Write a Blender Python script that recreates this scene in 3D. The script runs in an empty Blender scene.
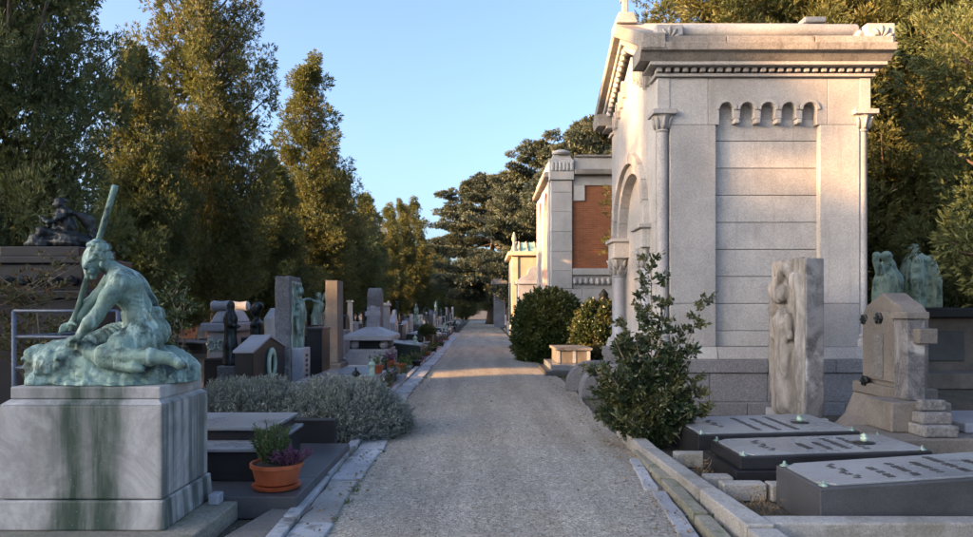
import bpy, bmesh, math, random
import numpy as np
from mathutils import Vector, Matrix
R = math.radians
random.seed(7)
SC = bpy.context.scene
COL = SC.collection

# ------------------------------------------------------------------ camera, sky, sun, exposure
F = 700.0                                   # focal length in photograph pixels (973 wide)
CAMZ = 1.6
cam = bpy.data.cameras.new('camera')
cam.sensor_width = 36.0
cam.lens = 36.0 * F / 973.0
cam.shift_x = 5.5 / 973.0
cam.shift_y = 41.5 / 973.0
cam.clip_start = 0.05
cam.clip_end = 3000
co = bpy.data.objects.new('camera', cam)
COL.objects.link(co)
co.location = (0, 0, CAMZ)
co.rotation_euler = (R(90), 0, 0)
SC.camera = co

SUN_EL = 10.0
SUN_DIR = Vector((-0.914, -0.407, 0)).normalized() * math.cos(R(SUN_EL)) + Vector((0, 0, math.sin(R(SUN_EL))))
world = bpy.data.worlds.new('World')
SC.world = world
world.use_nodes = True
wn = world.node_tree
for n in list(wn.nodes):
    wn.nodes.remove(n)
sky = wn.nodes.new('ShaderNodeTexSky')
sky.sky_type = 'NISHITA'
sky.sun_disc = False
sky.sun_elevation = R(SUN_EL)
sky.sun_rotation = math.atan2(SUN_DIR.x, SUN_DIR.y)
sky.altitude = 120
sky.air_density = 0.75
sky.dust_density = 5.0
sky.ozone_density = 4.5
bg = wn.nodes.new('ShaderNodeBackground')
bg.inputs['Strength'].default_value = 0.15
wo = wn.nodes.new('ShaderNodeOutputWorld')
wn.links.new(sky.outputs[0], bg.inputs['Color'])
wn.links.new(bg.outputs[0], wo.inputs['Surface'])

sun = bpy.data.lights.new('sun', 'SUN')
sun.energy = 2.6
sun.angle = R(0.5)
sun.color = (1.0, 0.67, 0.39)
so = bpy.data.objects.new('sun', sun)
COL.objects.link(so)
so.rotation_euler = SUN_DIR.to_track_quat('Z', 'Y').to_euler()
so.location = (-20, -10, 20)

SC.view_settings.view_transform = 'Standard'
SC.view_settings.look = 'None'
SC.view_settings.gamma = 1.0
SC.view_settings.use_curve_mapping = False
SC.view_settings.exposure = 2.65
SC.view_settings.use_white_balance = True
SC.view_settings.white_balance_temperature = 9500
SC.view_settings.white_balance_tint = 16
SC.render.engine = 'CYCLES'
SC.cycles.use_denoising = True
SC.cycles.max_bounces = 6
SC.cycles.diffuse_bounces = 4
SC.cycles.glossy_bounces = 2
SC.cycles.transmission_bounces = 2

# ------------------------------------------------------------------ helpers: places
def X(px, Y):
    return (px - 481.0) / F * Y

def Z(py, Y):
    return CAMZ - (py - 310.0) / F * Y

# ------------------------------------------------------------------ helpers: materials
class NT:
    def __init__(s, name):
        s.m = bpy.data.materials.new(name)
        s.m.use_nodes = True
        s.t = s.m.node_tree
        for n in list(s.t.nodes):
            s.t.nodes.remove(n)
        s.out = s.t.nodes.new('ShaderNodeOutputMaterial')
        s.geo = s.t.nodes.new('ShaderNodeNewGeometry')
        s.pos = s.geo.outputs['Position']

    def n(s, typ, **kw):
        nd = s.t.nodes.new(typ)
        for k, v in kw.items():
            setattr(nd, k, v)
        return nd

    def set(s, sock, v):
        if isinstance(v, bpy.types.NodeSocket):
            s.t.links.new(v, sock)
        else:
            if sock.type == 'RGBA' and len(v) == 3:
                v = (*v, 1)
            sock.default_value = v

    def noise(s, scale, detail=4, rough=.55, vec=None, dist=0):
        nd = s.n('ShaderNodeTexNoise')
        s.set(nd.inputs['Vector'], vec or s.pos)
        nd.inputs['Scale'].default_value = scale
        nd.inputs['Detail'].default_value = detail
        nd.inputs['Roughness'].default_value = rough
        nd.inputs['Distortion'].default_value = dist
        return nd.outputs[0]

    def voro(s, scale, vec=None, feature='F1', out=0):
        nd = s.n('ShaderNodeTexVoronoi', feature=feature)
        s.set(nd.inputs['Vector'], vec or s.pos)
        nd.inputs['Scale'].default_value = scale
        return nd.outputs[out]

    def map(s, scale=(1, 1, 1), vec=None, loc=(0, 0, 0), rot=(0, 0, 0)):
        nd = s.n('ShaderNodeMapping')
        s.set(nd.inputs['Vector'], vec or s.pos)
        nd.inputs['Scale'].default_value = scale
        nd.inputs['Location'].default_value = loc
        nd.inputs['Rotation'].default_value = rot
        return nd.outputs[0]

    def ramp(s, fac, a, b, lo=0., hi=1.):
        nd = s.n('ShaderNodeMapRange', interpolation_type='SMOOTHSTEP')
        s.set(nd.inputs[0], fac)
        nd.inputs[1].default_value = a
        nd.inputs[2].default_value = b
        nd.inputs[3].default_value = lo
        nd.inputs[4].default_value = hi
        return nd.outputs[0]

    def mix(s, fac, a, b, mode='MIX'):
        nd = s.n('ShaderNodeMix', data_type='RGBA', blend_type=mode)
        s.set(nd.inputs[0], fac)
        s.set(nd.inputs[6], a)
        s.set(nd.inputs[7], b)
        return nd.outputs[2]

    def math(s, op, a, b=0.):
        nd = s.n('ShaderNodeMath', operation=op)
        s.set(nd.inputs[0], a)
        s.set(nd.inputs[1], b)
        return nd.outputs[0]

    def sep(s, vec=None):
        nd = s.n('ShaderNodeSeparateXYZ')
        s.set(nd.inputs[0], vec or s.pos)
        return nd.outputs

    def bump(s, h, dist, strength=1.0):
        nd = s.n('ShaderNodeBump')
        nd.inputs['Distance'].default_value = dist
        nd.inputs['Strength'].default_value = strength
        s.set(nd.inputs['Height'], h)
        return nd.outputs[0]

    def bsdf(s, col, rough=.8, nrm=None, metal=0., spec=.5):
        nd = s.n('ShaderNodeBsdfPrincipled')
        s.set(nd.inputs['Base Color'], col)
        s.set(nd.inputs['Roughness'], rough)
        s.set(nd.inputs['Metallic'], metal)
        nd.inputs['Specular IOR Level'].default_value = spec
        if nrm is not None:
            s.set(nd.inputs['Normal'], nrm)
        return nd.outputs[0]

    def done(s, sh):
        s.t.links.new(sh, s.out.inputs['Surface'])
        return s.m

def gain(c, g):
    return tuple(v * g for v in c)

def stone(name, col, rough=.8, var=.25, grain=90., grain_amt=.25, streak=0., streak_col=(.05, .05, .045), patch=None, bump=.004, obj=True, spec=.35):
    t = NT(name)
    big = t.noise(1.3, 5, .6)
    g = t.noise(grain, 2, .7)
    c = t.mix(t.ramp(big, .3, .7), gain(col, 1 - var), gain(col, 1 + var * .6))
    c = t.mix(t.ramp(g, .3, .7, 0, 1), c, t.mix(1.0, c, (1 - grain_amt,) * 3, 'MULTIPLY'))
    fine = t.voro(grain * .8, out=1)
    fs = t.n('ShaderNodeSeparateColor')
    t.set(fs.inputs[0], fine)
    c = t.mix(t.ramp(fs.outputs[0], .1, .9, 0, grain_amt * 1.1), c, t.mix(1.0, c, (.45, .45, .46), 'MULTIPLY'))
    c = t.mix(t.ramp(t.noise(6.0, 6, .72), .48, .72, 0, var * 1.6), c, t.mix(1.0, c, (.66, .64, .61), 'MULTIPLY'))
    if obj:                                     # each piece a touch different
        oi = t.n('ShaderNodeObjectInfo').outputs['Random']
        c = t.mix(t.ramp(oi, 0, 1), t.mix(1.0, c, (.80, .80, .81), 'MULTIPLY'), c)
    if streak:
        sv = t.noise(1.0, 5, .65, t.map((7, 7, .55)))
        c = t.mix(t.ramp(sv, .52, .72, 0, streak), c, streak_col)
    if patch:
        pv = t.noise(2.6, 6, .7)
        c = t.mix(t.ramp(pv, .5, .66, 0, patch[1]), c, patch[0])
    h = t.math('ADD', t.math('MULTIPLY', g, .35), t.noise(14, 5, .6))
    return t.done(t.bsdf(c, t.ramp(big, .2, .8, rough - .1, min(1, rough + .1)), t.bump(h, bump, .7), spec=spec))

def bronze(name, lo, mid, hi, rough=.62, metal=.25):
    t = NT(name)
    a = t.noise(5.5, 6, .65)
    b = t.noise(1.0, 5, .65, t.map((16, 16, 2.2)))
    n3 = t.noise(60, 3, .6)
    c = t.mix(t.ramp(a, .36, .55), lo, mid)
    c = t.mix(t.ramp(b, .50, .66), c, hi)
    c = t.mix(t.ramp(n3, .5, .75, 0, .45), c, lo)
    h = t.math('ADD', n3, t.noise(18, 4, .6))
    return t.done(t.bsdf(c, rough, t.bump(h, .006, .6), metal=metal))

def leafmat(name, a, b, c=None, trans=.25, rough=.55, spec=.3, big=.7):
    t = NT(name)
    isl = t.geo.outputs['Random Per Island']
    col = t.mix(isl, a, b)
    if c:
        col = t.mix(t.ramp(t.noise(big, 4, .6), .46, .64, 0, .85), col, c)
    col = t.mix(t.ramp(isl, .0, .2, .4, 0), col, gain(a, .6))
    p = t.bsdf(col, rough, spec=spec)
    tr = t.n('ShaderNodeBsdfTranslucent')
    t.set(tr.inputs['Color'], t.mix(1.0, col, (1.25, 1.15, .6), 'MULTIPLY'))
    mx = t.n('ShaderNodeMixShader')
    mx.inputs[0].default_value = trans
    t.t.links.new(p, mx.inputs[1])
    t.t.links.new(tr.outputs[0], mx.inputs[2])
    return t.done(mx.outputs[0])

def bark(name, col):
    t = NT(name)
    v = t.noise(1, 5, .65, t.map((22, 22, 3)))
    c = t.mix(t.ramp(v, .35, .65), gain(col, .55), gain(col, 1.25))
    return t.done(t.bsdf(c, .9, t.bump(v, .02, .9)))

def plain(name, col, rough=.6, metal=0., var=.2, scale=20, bump=.002):
    t = NT(name)
    n1 = t.noise(scale, 5, .6)
    c = t.mix(t.ramp(n1, .3, .7), gain(col, 1 - var), gain(col, 1 + var))
    return t.done(t.bsdf(c, rough, t.bump(n1, bump, .6), metal=metal))

# ------------------------------------------------------------------ helpers: objects
def world_of(o):
    m = o.matrix_basis.copy()
    if o.parent:
        m = world_of(o.parent) @ o.matrix_parent_inverse @ m
    return m

def link(o, parent=None):
    COL.objects.link(o)
    if parent:
        o.parent = parent
        o.matrix_parent_inverse = world_of(parent).inverted()
    return o

def tag(o, label=None, cat=None, group=None, kind=None):
    if label: o['label'] = label
    if cat: o['category'] = cat
    if group: o['group'] = group
    if kind: o['kind'] = kind
    return o

def thing(name, label, cat, loc=(0, 0, 0), group=None):
    o = bpy.data.objects.new(name, None)
    o.empty_display_size = .1
    o.location = loc
    COL.objects.link(o)
    return tag(o, label, cat, group)

class MB:
    """collects shapes; build() links them as ONE mesh object"""
    def __init__(s):
        s.v = []
        s.f = []

    def add(s, vs, fs):
        o = len(s.v)
        s.v.extend([tuple(v) for v in vs])
        s.f.extend([tuple(i + o for i in f) for f in fs])
        return s

    def box(s, x0, x1, y0, y1, z0, z1, tx=0, ty=0):
        """tx/ty: how much each side draws in at the top"""
        vs = [(x0, y0, z0), (x1, y0, z0), (x1, y1, z0), (x0, y1, z0),
              (x0 + tx, y0 + ty, z1), (x1 - tx, y0 + ty, z1), (x1 - tx, y1 - ty, z1), (x0 + tx, y1 - ty, z1)]
        return s.add(vs, [(3, 2, 1, 0), (4, 5, 6, 7), (0, 1, 5, 4), (1, 2, 6, 5), (2, 3, 7, 6), (3, 0, 4, 7)])

    def prism(s, pts, axis, a, b):
        """2-D outline extruded along an axis from a to b; outline coordinates are the other two axes in order"""
        def mk(p, d):
            if axis == 'x': return (d, p[0], p[1])
            if axis == 'y': return (p[0], d, p[1])
            return (p[0], p[1], d)
        n = len(pts)
        vs = [mk(p, a) for p in pts] + [mk(p, b) for p in pts]
        fs = [tuple(range(n)), tuple(range(2 * n - 1, n - 1, -1))]
        fs += [(i, i + n, (i + 1) % n + n, (i + 1) % n) for i in range(n)]
        return s.add(vs, fs)

    def lathe(s, prof, c, n=16, sx=1, sy=1, ax='z'):
        vs, fs = [], []
        m = len(prof)
        for r, z in prof:
            for k in range(n):
                a = 2 * math.pi * k / n
                p = (r * math.cos(a) * sx, r * math.sin(a) * sy, z)
                if ax == 'x': p = (p[2], p[0], p[1])
                if ax == 'y': p = (p[0], p[2], p[1])
                vs.append((c[0] + p[0], c[1] + p[1], c[2] + p[2]))
        for i in range(m - 1):
            for k in range(n):
                fs.append((i * n + k, i * n + (k + 1) % n, (i + 1) * n + (k + 1) % n, (i + 1) * n + k))
        fs.append(tuple(range(n - 1, -1, -1)))
        fs.append(tuple(range((m - 1) * n, m * n)))
        return s.add(vs, fs)

    def tube(s, pts, rad, n=6):
        pts = [Vector(p) for p in pts]
        if not hasattr(rad, '__len__'): rad = [rad] * len(pts)
        vs, fs = [], []
        up = Vector((0, 0, 1))
        for i, p in enumerate(pts):
            d = (pts[min(i + 1, len(pts) - 1)] - pts[max(i - 1, 0)]).normalized()
            a = d.cross(up)
            if a.length < .05: a = d.cross(Vector((1, 0, 0)))
            a.normalize()
            b = d.cross(a)
            for k in range(n):
                t = 2 * math.pi * k / n
                vs.append(p + (a * math.cos(t) + b * math.sin(t)) * rad[i])
        for i in range(len(pts) - 1):
            for k in range(n):
                fs.append((i * n + k, i * n + (k + 1) % n, (i + 1) * n + (k + 1) % n, (i + 1) * n + k))
        fs.append(tuple(range(n - 1, -1, -1)))
        fs.append(tuple(range((len(pts) - 1) * n, len(pts) * n)))
        return s.add(vs, fs)

    def build(s, name, mat, parent=None, bevel=0., smooth=False, seg=2):
        me = bpy.data.meshes.new(name)
        me.from_pydata(s.v, [], s.f)
        bm = bmesh.new()
        bm.from_mesh(me)
        bmesh.ops.recalc_face_normals(bm, faces=bm.faces)
        bm.to_mesh(me)
        bm.free()
        me.materials.append(mat)
        if smooth:
            me.polygons.foreach_set('use_smooth', [True] * len(me.polygons))
            if smooth != 'all':
                try:
                    me.set_sharp_from_angle(angle=R(40))
                except Exception:
                    pass
        o = bpy.data.objects.new(name, me)
        link(o, parent)
        if bevel:
            m = o.modifiers.new('bevel', 'BEVEL')
            m.width = bevel
            m.segments = seg
            m.limit_method = 'ANGLE'
            m.angle_limit = R(35)
        return o

def box(name, mat, parent, x0, x1, y0, y1, z0, z1, bevel=.006, tx=0, ty=0):
    return MB().box(x0, x1, y0, y1, z0, z1, tx, ty).build(name, mat, parent, bevel)

def mesh_np(name, V, Fq, mat, parent=None, smooth=True):
    """vertices (n,3), faces (m,k) arrays"""
    me = bpy.data.meshes.new(name)
    k = Fq.shape[1]
    me.vertices.add(len(V))
    me.vertices.foreach_set('co', np.ascontiguousarray(V, dtype=np.float32).ravel())
    me.loops.add(Fq.size)
    me.loops.foreach_set('vertex_index', np.ascontiguousarray(Fq, dtype=np.int32).ravel())
    me.polygons.add(len(Fq))
    me.polygons.foreach_set('loop_start', np.arange(0, Fq.size, k, dtype=np.int32))
    me.polygons.foreach_set('use_smooth', np.full(len(Fq), smooth))
    me.update(calc_edges=True)
    me.validate()
    me.materials.append(mat)
    o = bpy.data.objects.new(name, me)
    return link(o, parent)

def copy_tree(o, loc, rz=0, scale=(1, 1, 1), label=None):
    """a thing and its parts; copies share mesh data"""
    r = o.copy()
    COL.objects.link(r)
    r.location = loc
    r.rotation_euler = (0, 0, rz)
    r.scale = scale
    if label: r['label'] = label
    def rec(src, dst):
        for ch in src.children:
            c = ch.copy()
            COL.objects.link(c)
            c.parent = dst
            c.matrix_parent_inverse = ch.matrix_parent_inverse.copy()
            rec(ch, c)
    rec(o, r)
    return r

# ------------------------------------------------------------------ helpers: organic solids (distance field + surface nets)
class SDF:
    def __init__(s, lo, hi, h):
        s.lo = np.array(lo, float)
        s.h = h
        n = np.ceil((np.array(hi) - s.lo) / h).astype(int) + 1
        s.n = n
        s.ax = [s.lo[i] + h * np.arange(n[i]) for i in range(3)]
        s.d = np.full(n, 1.0, np.float32)

    def _win(s, lo, hi):
        sl = []
        for i in range(3):
            a = int(max(0, math.floor((lo[i] - s.lo[i]) / s.h)))
            b = int(min(s.n[i], math.ceil((hi[i] - s.lo[i]) / s.h) + 1))
            if b <= a: return None, None
            sl.append(slice(a, b))
        P = np.meshgrid(*[s.ax[i][sl[i]] for i in range(3)], indexing='ij', sparse=True)
        return tuple(sl), P

    def _put(s, sl, d, k, cut=False):
        a = s.d[sl]
        if cut:
            h = np.clip(.5 - .5 * (d + a) / k, 0, 1)
            s.d[sl] = a * (1 - h) + (-d) * h + k * h * (1 - h)
        else:
            h = np.clip(.5 + .5 * (a - d) / k, 0, 1)
            s.d[sl] = d * h + a * (1 - h) - k * h * (1 - h)

    def cap(s, a, b, ra, rb=None, k=.02, cut=False, flat=None):
        """tapered capsule; flat=(axis, factor) squeezes it"""
        rb = ra if rb is None else rb
        a = np.array(a, float)
        b = np.array(b, float)
        m = max(ra, rb) + k * 1.5 + s.h * 2
        sl, P = s._win(np.minimum(a, b) - m, np.maximum(a, b) + m)
        if sl is None: return s
        ba = b - a
        L2 = max(1e-9, ba @ ba)
        pa = [P[i] - a[i] for i in range(3)]
        t = np.clip((pa[0] * ba[0] + pa[1] * ba[1] + pa[2] * ba[2]) / L2, 0, 1)
        q = [(pa[i] - ba[i] * t) for i in range(3)]
        if flat: q[flat[0]] = q[flat[0]] / flat[1]
        d = np.sqrt(q[0] ** 2 + q[1] ** 2 + q[2] ** 2) - (ra + (rb - ra) * t)
        s._put(sl, d, k, cut)
        return s

    def chain(s, pts, rads, k=.02, **kw):
        for i in range(len(pts) - 1):
            s.cap(pts[i], pts[i + 1], rads[i], rads[i + 1], k, **kw)
        return s

    def ell(s, c, r, k=.02, cut=False, rot=None):
        c = np.array(c, float)
        m = max(r) + k * 1.5 + s.h * 2
        sl, P = s._win(c - m, c + m)
        if sl is None: return s
        q = [P[i] - c[i] for i in range(3)]
        if rot is not None:
            M = np.array(rot.to_matrix() if hasattr(rot, 'to_matrix') else rot)
            q = [sum(M[j][i] * q[j] for j in range(3)) for i in range(3)]
        k0 = np.sqrt((q[0] / r[0]) ** 2 + (q[1] / r[1]) ** 2 + (q[2] / r[2]) ** 2)
        k1 = np.sqrt((q[0] / r[0] ** 2) ** 2 + (q[1] / r[1] ** 2) ** 2 + (q[2] / r[2] ** 2) ** 2) + 1e-6
        s._put(sl, k0 * (k0 - 1) / k1, k, cut)
        return s

    def box(s, c, hs, r=.01, k=.02, cut=False):
        c = np.array(c, float)
        m = max(hs) + k * 1.5 + s.h * 2
        sl, P = s._win(c - m, c + m)
        if sl is None: return s
        q = [np.abs(P[i] - c[i]) - (hs[i] - r) for i in range(3)]
        out = np.sqrt(np.maximum(q[0], 0) ** 2 + np.maximum(q[1], 0) ** 2 + np.maximum(q[2], 0) ** 2)
        d = out + np.minimum(np.maximum(q[0], np.maximum(q[1], q[2])), 0) - r
        s._put(sl, d, k, cut)
        return s

    def rough(s, amp, freq, seed=0, octs=3, stretch=(1, 1, 1)):
        rg = np.random.RandomState(seed)
        P = np.meshgrid(*s.ax, indexing='ij', sparse=True)
        t = np.zeros(s.n, np.float32)
        for o in range(octs):
            for j in range(5):
                w = rg.normal(size=3)
                w = w / np.linalg.norm(w) * freq * (2 ** o) * rg.uniform(.7, 1.3)
                t += np.sin(P[0] * w[0] * stretch[0] + P[1] * w[1] * stretch[1] + P[2] * w[2] * stretch[2] + rg.uniform(0, 6.3)) / 5 / (1.8 ** o)
        s.d += (amp * t).astype(np.float32)
        return s

    def ridge(s, amp, freq, seed=0, octs=3):
        """craggy relief with sharp creases"""
        rg = np.random.RandomState(seed)
        P = np.meshgrid(*s.ax, indexing='ij', sparse=True)
        for o in range(octs):
            t = np.zeros(s.n, np.float32)
            for j in range(4):
                w = rg.normal(size=3)
                w = w / np.linalg.norm(w) * freq * (1.9 ** o) * rg.uniform(.7, 1.3)
                t += np.sin(P[0] * w[0] + P[1] * w[1] + P[2] * w[2] + rg.uniform(0, 6.3)) * .5
            s.d += (amp / 1.7 ** o * (.6 - np.abs(t))).astype(np.float32)
        return s

    def mesh(s):
        d = s.d.copy()
        for i in range(3):                     # close at the border
            idx = [slice(None)] * 3
            for e in (0, -1):
                idx[i] = e
                d[tuple(idx)] = np.maximum(d[tuple(idx)], s.h * .5)
        ins = d < 0
        nx, ny, nz = s.n
        num = np.zeros((nx - 1, ny - 1, nz - 1), np.float32)
        acc = np.zeros((nx - 1, ny - 1, nz - 1, 3), np.float32)
        for ax in range(3):
            o1, o2 = [a for a in range(3) if a != ax]
            for da in (0, 1):
                for db in (0, 1):
                    off = [0, 0, 0]
                    off[o1], off[o2] = da, db
                    sa = tuple(slice(off[i], off[i] + s.n[i] - 1) for i in range(3))
                    off[ax] = 1
                    sb = tuple(slice(off[i], off[i] + s.n[i] - 1) for i in range(3))
                    A, B = d[sa], d[sb]
                    cr = (A < 0) != (B < 0)
                    t = np.where(cr, A / np.where(np.abs(A - B) < 1e-9, 1e-9, A - B), 0)
                    num += cr
                    acc[..., ax] += t * cr
                    acc[..., o1] += da * cr
                    acc[..., o2] += db * cr
        act = num > 0
        idx = np.full(act.shape, -1, np.int64)
        idx[act] = np.arange(act.sum())
        cells = np.argwhere(act)
        V = s.lo + s.h * (cells + acc[act] / num[act][:, None])
        quads = []
        for ax in range(3):
            o1, o2 = [(1, 2), (2, 0), (0, 1)][ax]
            sa = [slice(1, -1)] * 3
            sa[ax] = slice(0, s.n[ax] - 1)
            sb = list(sa)
            sb[ax] = slice(1, s.n[ax])
            A, B = ins[tuple(sa)], ins[tuple(sb)]
            e = np.argwhere(A != B)
            if not len(e): continue
            inA = A[tuple(e.T)]
            g = e.copy()
            for i in range(3):
                if i != ax: g[:, i] += 1
            def cell(d1, d2):
                c = g.copy()
                c[:, o1] -= d1
                c[:, o2] -= d2
                return idx[c[:, 0], c[:, 1], c[:, 2]]
            q = np.stack([cell(1, 1), cell(0, 1), cell(0, 0), cell(1, 0)], 1)
            q[~inA] = q[~inA][:, ::-1]
            quads.append(q)
        Q = np.concatenate(quads)
        return V, Q[(Q >= 0).all(1)]

    def build(s, name, mat, parent=None):
        V, Q = s.mesh()
        return mesh_np(name, V, Q, mat, parent, True)

# ------------------------------------------------------------------ helpers: foliage
def unit(a):
    return a / (np.linalg.norm(a, axis=-1, keepdims=True) + 1e-9)

def leaves(P, D, length, width, rng, fold=.25, jit=.35):
    """diamond leaves at points P growing along D; returns V, F(quads)"""
    n = len(P)
    D = unit(D + rng.normal(0, jit, (n, 3)))
    S = unit(np.cross(D, rng.normal(0, 1, (n, 3))))
    N = np.cross(S, D)
    L = (length * rng.uniform(.65, 1.25, n))[:, None]
    W = (width * rng.uniform(.7, 1.2, n))[:, None]
    V = np.empty((n, 4, 3))
    V[:, 0] = P
    V[:, 1] = P + D * L * .5 + S * W + N * W * fold
    V[:, 2] = P + D * L - N * W * fold
    V[:, 3] = P + D * L * .5 - S * W + N * W * fold
    return V.reshape(-1, 3), np.arange(n * 4).reshape(n, 4)

def sprays(C, Rc, out, per, length, width, rng, n_leaf=4, up=.35, jit=.38, squash=1.0, shell=.6):
    """sprays of needle-like leaves round clump centres C with radii Rc, growing outwards"""
    m = len(C)
    U = unit(rng.normal(0, 1, (m, per, 3)))
    rad = rng.uniform(0, 1, (m, per, 1)) ** (1 - shell)
    off = U * rad * Rc[:, None, None]
    off[..., 2] *= squash
    P = (C[:, None, :] + off).reshape(-1, 3)
    D = unit(U + out[:, None, :] * .8 + np.array([0, 0, up])).reshape(-1, 3)
    P = np.repeat(P, n_leaf, 0)
    D = np.repeat(D, n_leaf, 0)
    n = len(P)
    D = unit(D + rng.normal(0, jit, (n, 3)))
    S = unit(np.cross(D, rng.normal(0, 1, (n, 3))))
    cs = np.repeat(rng.uniform(.65, 1.35, m), per * n_leaf)
    L = (cs * length * rng.uniform(.45, 1.4, n))[:, None]
    W = (cs * width * rng.uniform(.5, 1.3, n))[:, None]
    V = np.empty((n, 3, 3))
    V[:, 0] = P + D * L * .15
    V[:, 1] = P + D * L + S * W
    V[:, 2] = P + D * L * .72 - S * W
    return V.reshape(-1, 3), np.arange(n * 3).reshape(n, 3)

# ================================================================== materials
M = {}
M['ground'] = None
def gravel(name, col, dark, mossy=False):
    t = NT(name)
    v1 = t.voro(100, out=1)
    v2 = t.voro(45, out=1)
    big = t.noise(.55, 6, .65)
    mid = t.noise(3.2, 6, .7)
    sep = t.n('ShaderNodeSeparateColor')
    t.set(sep.inputs[0], v1)
    sep2 = t.n('ShaderNodeSeparateColor')
    t.set(sep2.inputs[0], v2)
    c = t.mix(t.ramp(sep.outputs[0], .05, .95), dark, gain(col, 1.25))
    c = t.mix(t.ramp(sep2.outputs[1], .75, .98, 0, .6), c, gain(col, 1.7))
    c = t.mix(t.ramp(sep2.outputs[2], .80, .98, 0, .7), c, gain(dark, .55))
    c = t.mix(t.ramp(mid, .35, .7, 0, .5), c, gain(col, .72))
    c = t.mix(t.ramp(big, .4, .65, 0, .45), c, t.mix(1, c, (1.18, 1.12, 1.0), 'MULTIPLY'))
    trk = t.noise(1.0, 5, .6, t.map((2.2, .16, 1)))
    c = t.mix(t.ramp(trk, .40, .62, 0, .55), c, t.mix(1, c, (.66, .64, .62), 'MULTIPLY'))
    d1 = t.voro(100)
    h = t.math('ADD', t.math('MULTIPLY', d1, -1.0), t.math('MULTIPLY', t.noise(7, 5, .7), 1.6))
    return t.done(t.bsdf(c, .92, t.bump(h, .012, .8), spec=.2))

M['gravel'] = gravel('gravel', (.43, .385, .325), (.24, .21, .175))
M['earth'] = gravel('earth', (.17, .145, .115), (.07, .058, .045))
M['limestone'] = stone('limestone', (.55, .515, .48), .85, .16, 85, .30, streak=.40, streak_col=(.26, .22, .18), bump=.004)
M['limestone_dark'] = stone('weathered_limestone', (.42, .375, .33), .88, .3, 75, .35, streak=.75, streak_col=(.13, .11, .09), bump=.006)
M['plinth_stone'] = stone('plinth_stone', (.30, .29, .295), .8, .15, 80, .45, bump=.003)
M['pale_limestone'] = stone('pale_limestone', (.66, .63, .59), .85, .14, 85, .2, streak=.25, streak_col=(.3, .27, .24))
M['white_marble'] = stone('white_marble', (.62, .60, .57), .55, .15, 40, .1, streak=.35, streak_col=(.22, .22, .19), bump=.002)
M['grey_marble'] = stone('grey_marble', (.38, .39, .42), .45, .2, 30, .12, streak=.2, bump=.0015)
M['pale_slab'] = stone('pale_slab', (.48, .49, .50), .65, .35, 25, .15, patch=((.13, .115, .09), .9), bump=.003)
M['kerb_stone'] = stone('kerb_stone', (.46, .43, .39), .85, .3, 80, .3, patch=((.13, .12, .09), .6), bump=.006)
M['mossy_stone'] = stone('mossy_stone', (.36, .33, .26), .9, .35, 60, .3, patch=((.09, .11, .045), .8), bump=.01)
M['dark_granite'] = stone('dark_granite', (.030, .031, .035), .38, .3, 220, .35, bump=.0008, spec=.3)
M['grey_granite'] = stone('grey_granite', (.105, .108, .115), .42, .25, 200, .4, bump=.001, spec=.35)
M['green_granite'] = stone('green_granite', (.014, .030, .025), .35, .25, 200, .4, bump=.001, spec=.5)
M['sky_sheen_slab'] = stone('polished_sky_sheen', (.34, .375, .40), .30, .25, 200, .3, patch=((.16, .165, .15), .5), bump=.0008, spec=.5)  # bluish pale base colour paints in the reflected sky
M['brown_stone'] = stone('brown_stone', (.225, .20, .178), .85, .3, 90, .3, streak=.5, streak_col=(.10, .085, .07), bump=.006)
M['rough_grey'] = stone('rough_grey_stone', (.25, .245, .24), .9, .3, 45, .4, bump=.03)
M['cream_wall'] = stone('cream_wall', (.58, .45, .31), .85, .15, 60, .1, streak=.25, streak_col=(.3, .22, .15))
M['bronze_green'] = bronze('green_bronze', (.022, .042, .035), (.17, .28, .235), (.38, .50, .425))
M['bronze_pale'] = bronze('pale_green_bronze', (.10, .18, .14), (.33, .48, .38), (.50, .60, .48), .7, .05)
M['bronze_dark'] = bronze('dark_bronze', (.006, .007, .008), (.016, .019, .020), (.06, .085, .08), .45, .4)
M['iron'] = plain('painted_iron', (.10, .125, .16), .5, .3)
M['black_iron'] = plain('black_iron', (.02, .02, .022), .5, .4)
M['terracotta'] = plain('terracotta_plastic', (.42, .085, .03), .5, 0, .15, 9)
M['soil'] = plain('potting_soil', (.03, .022, .016), .95, 0, .5, 90, .01)
M['bark'] = bark('conifer_bark', (.12, .085, .06))
M['stem'] = bark('shrub_stem', (.22, .16, .10))
M['thuja'] = leafmat('thuja_foliage', (.060, .090, .040), (.145, .170, .07), (.16, .16, .06), trans=.25)
M['thuja_brown'] = leafmat('thuja_foliage_bronzed', (.07, .092, .038), (.155, .165, .064), (.175, .155, .056), trans=.28)
M['yew'] = leafmat('dark_conifer_foliage', (.050, .068, .028), (.13, .135, .05), (.17, .15, .052), trans=.25)
M['cedar'] = leafmat('cedar_foliage', (.040, .060, .048), (.11, .135, .105), (.14, .145, .095), trans=.15)
M['laurel'] = leafmat('laurel_leaves', (.030, .055, .018), (.085, .12, .035), (.14, .14, .04), trans=.22, rough=.35, spec=.5)
M['camellia'] = leafmat('glossy_evergreen_leaves', (.022, .042, .018), (.06, .085, .033), (.14, .13, .05), trans=.18, rough=.32, spec=.5, big=2.5)
M['lavender'] = leafmat('lavender_foliage', (.15, .17, .14), (.31, .33, .285), (.22, .24, .225), trans=.1, rough=.75, spec=.2, big=3)
M['rosemary'] = leafmat('heather_green', (.05, .09, .03), (.13, .19, .07), None, trans=.2)
M['heather'] = leafmat('heather_purple', (.11, .04, .075), (.22, .08, .16), None, trans=.15)
M['dry'] = leafmat('dry_leaves', (.16, .10, .05), (.32, .20, .10), None, trans=.1, rough=.8)

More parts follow.
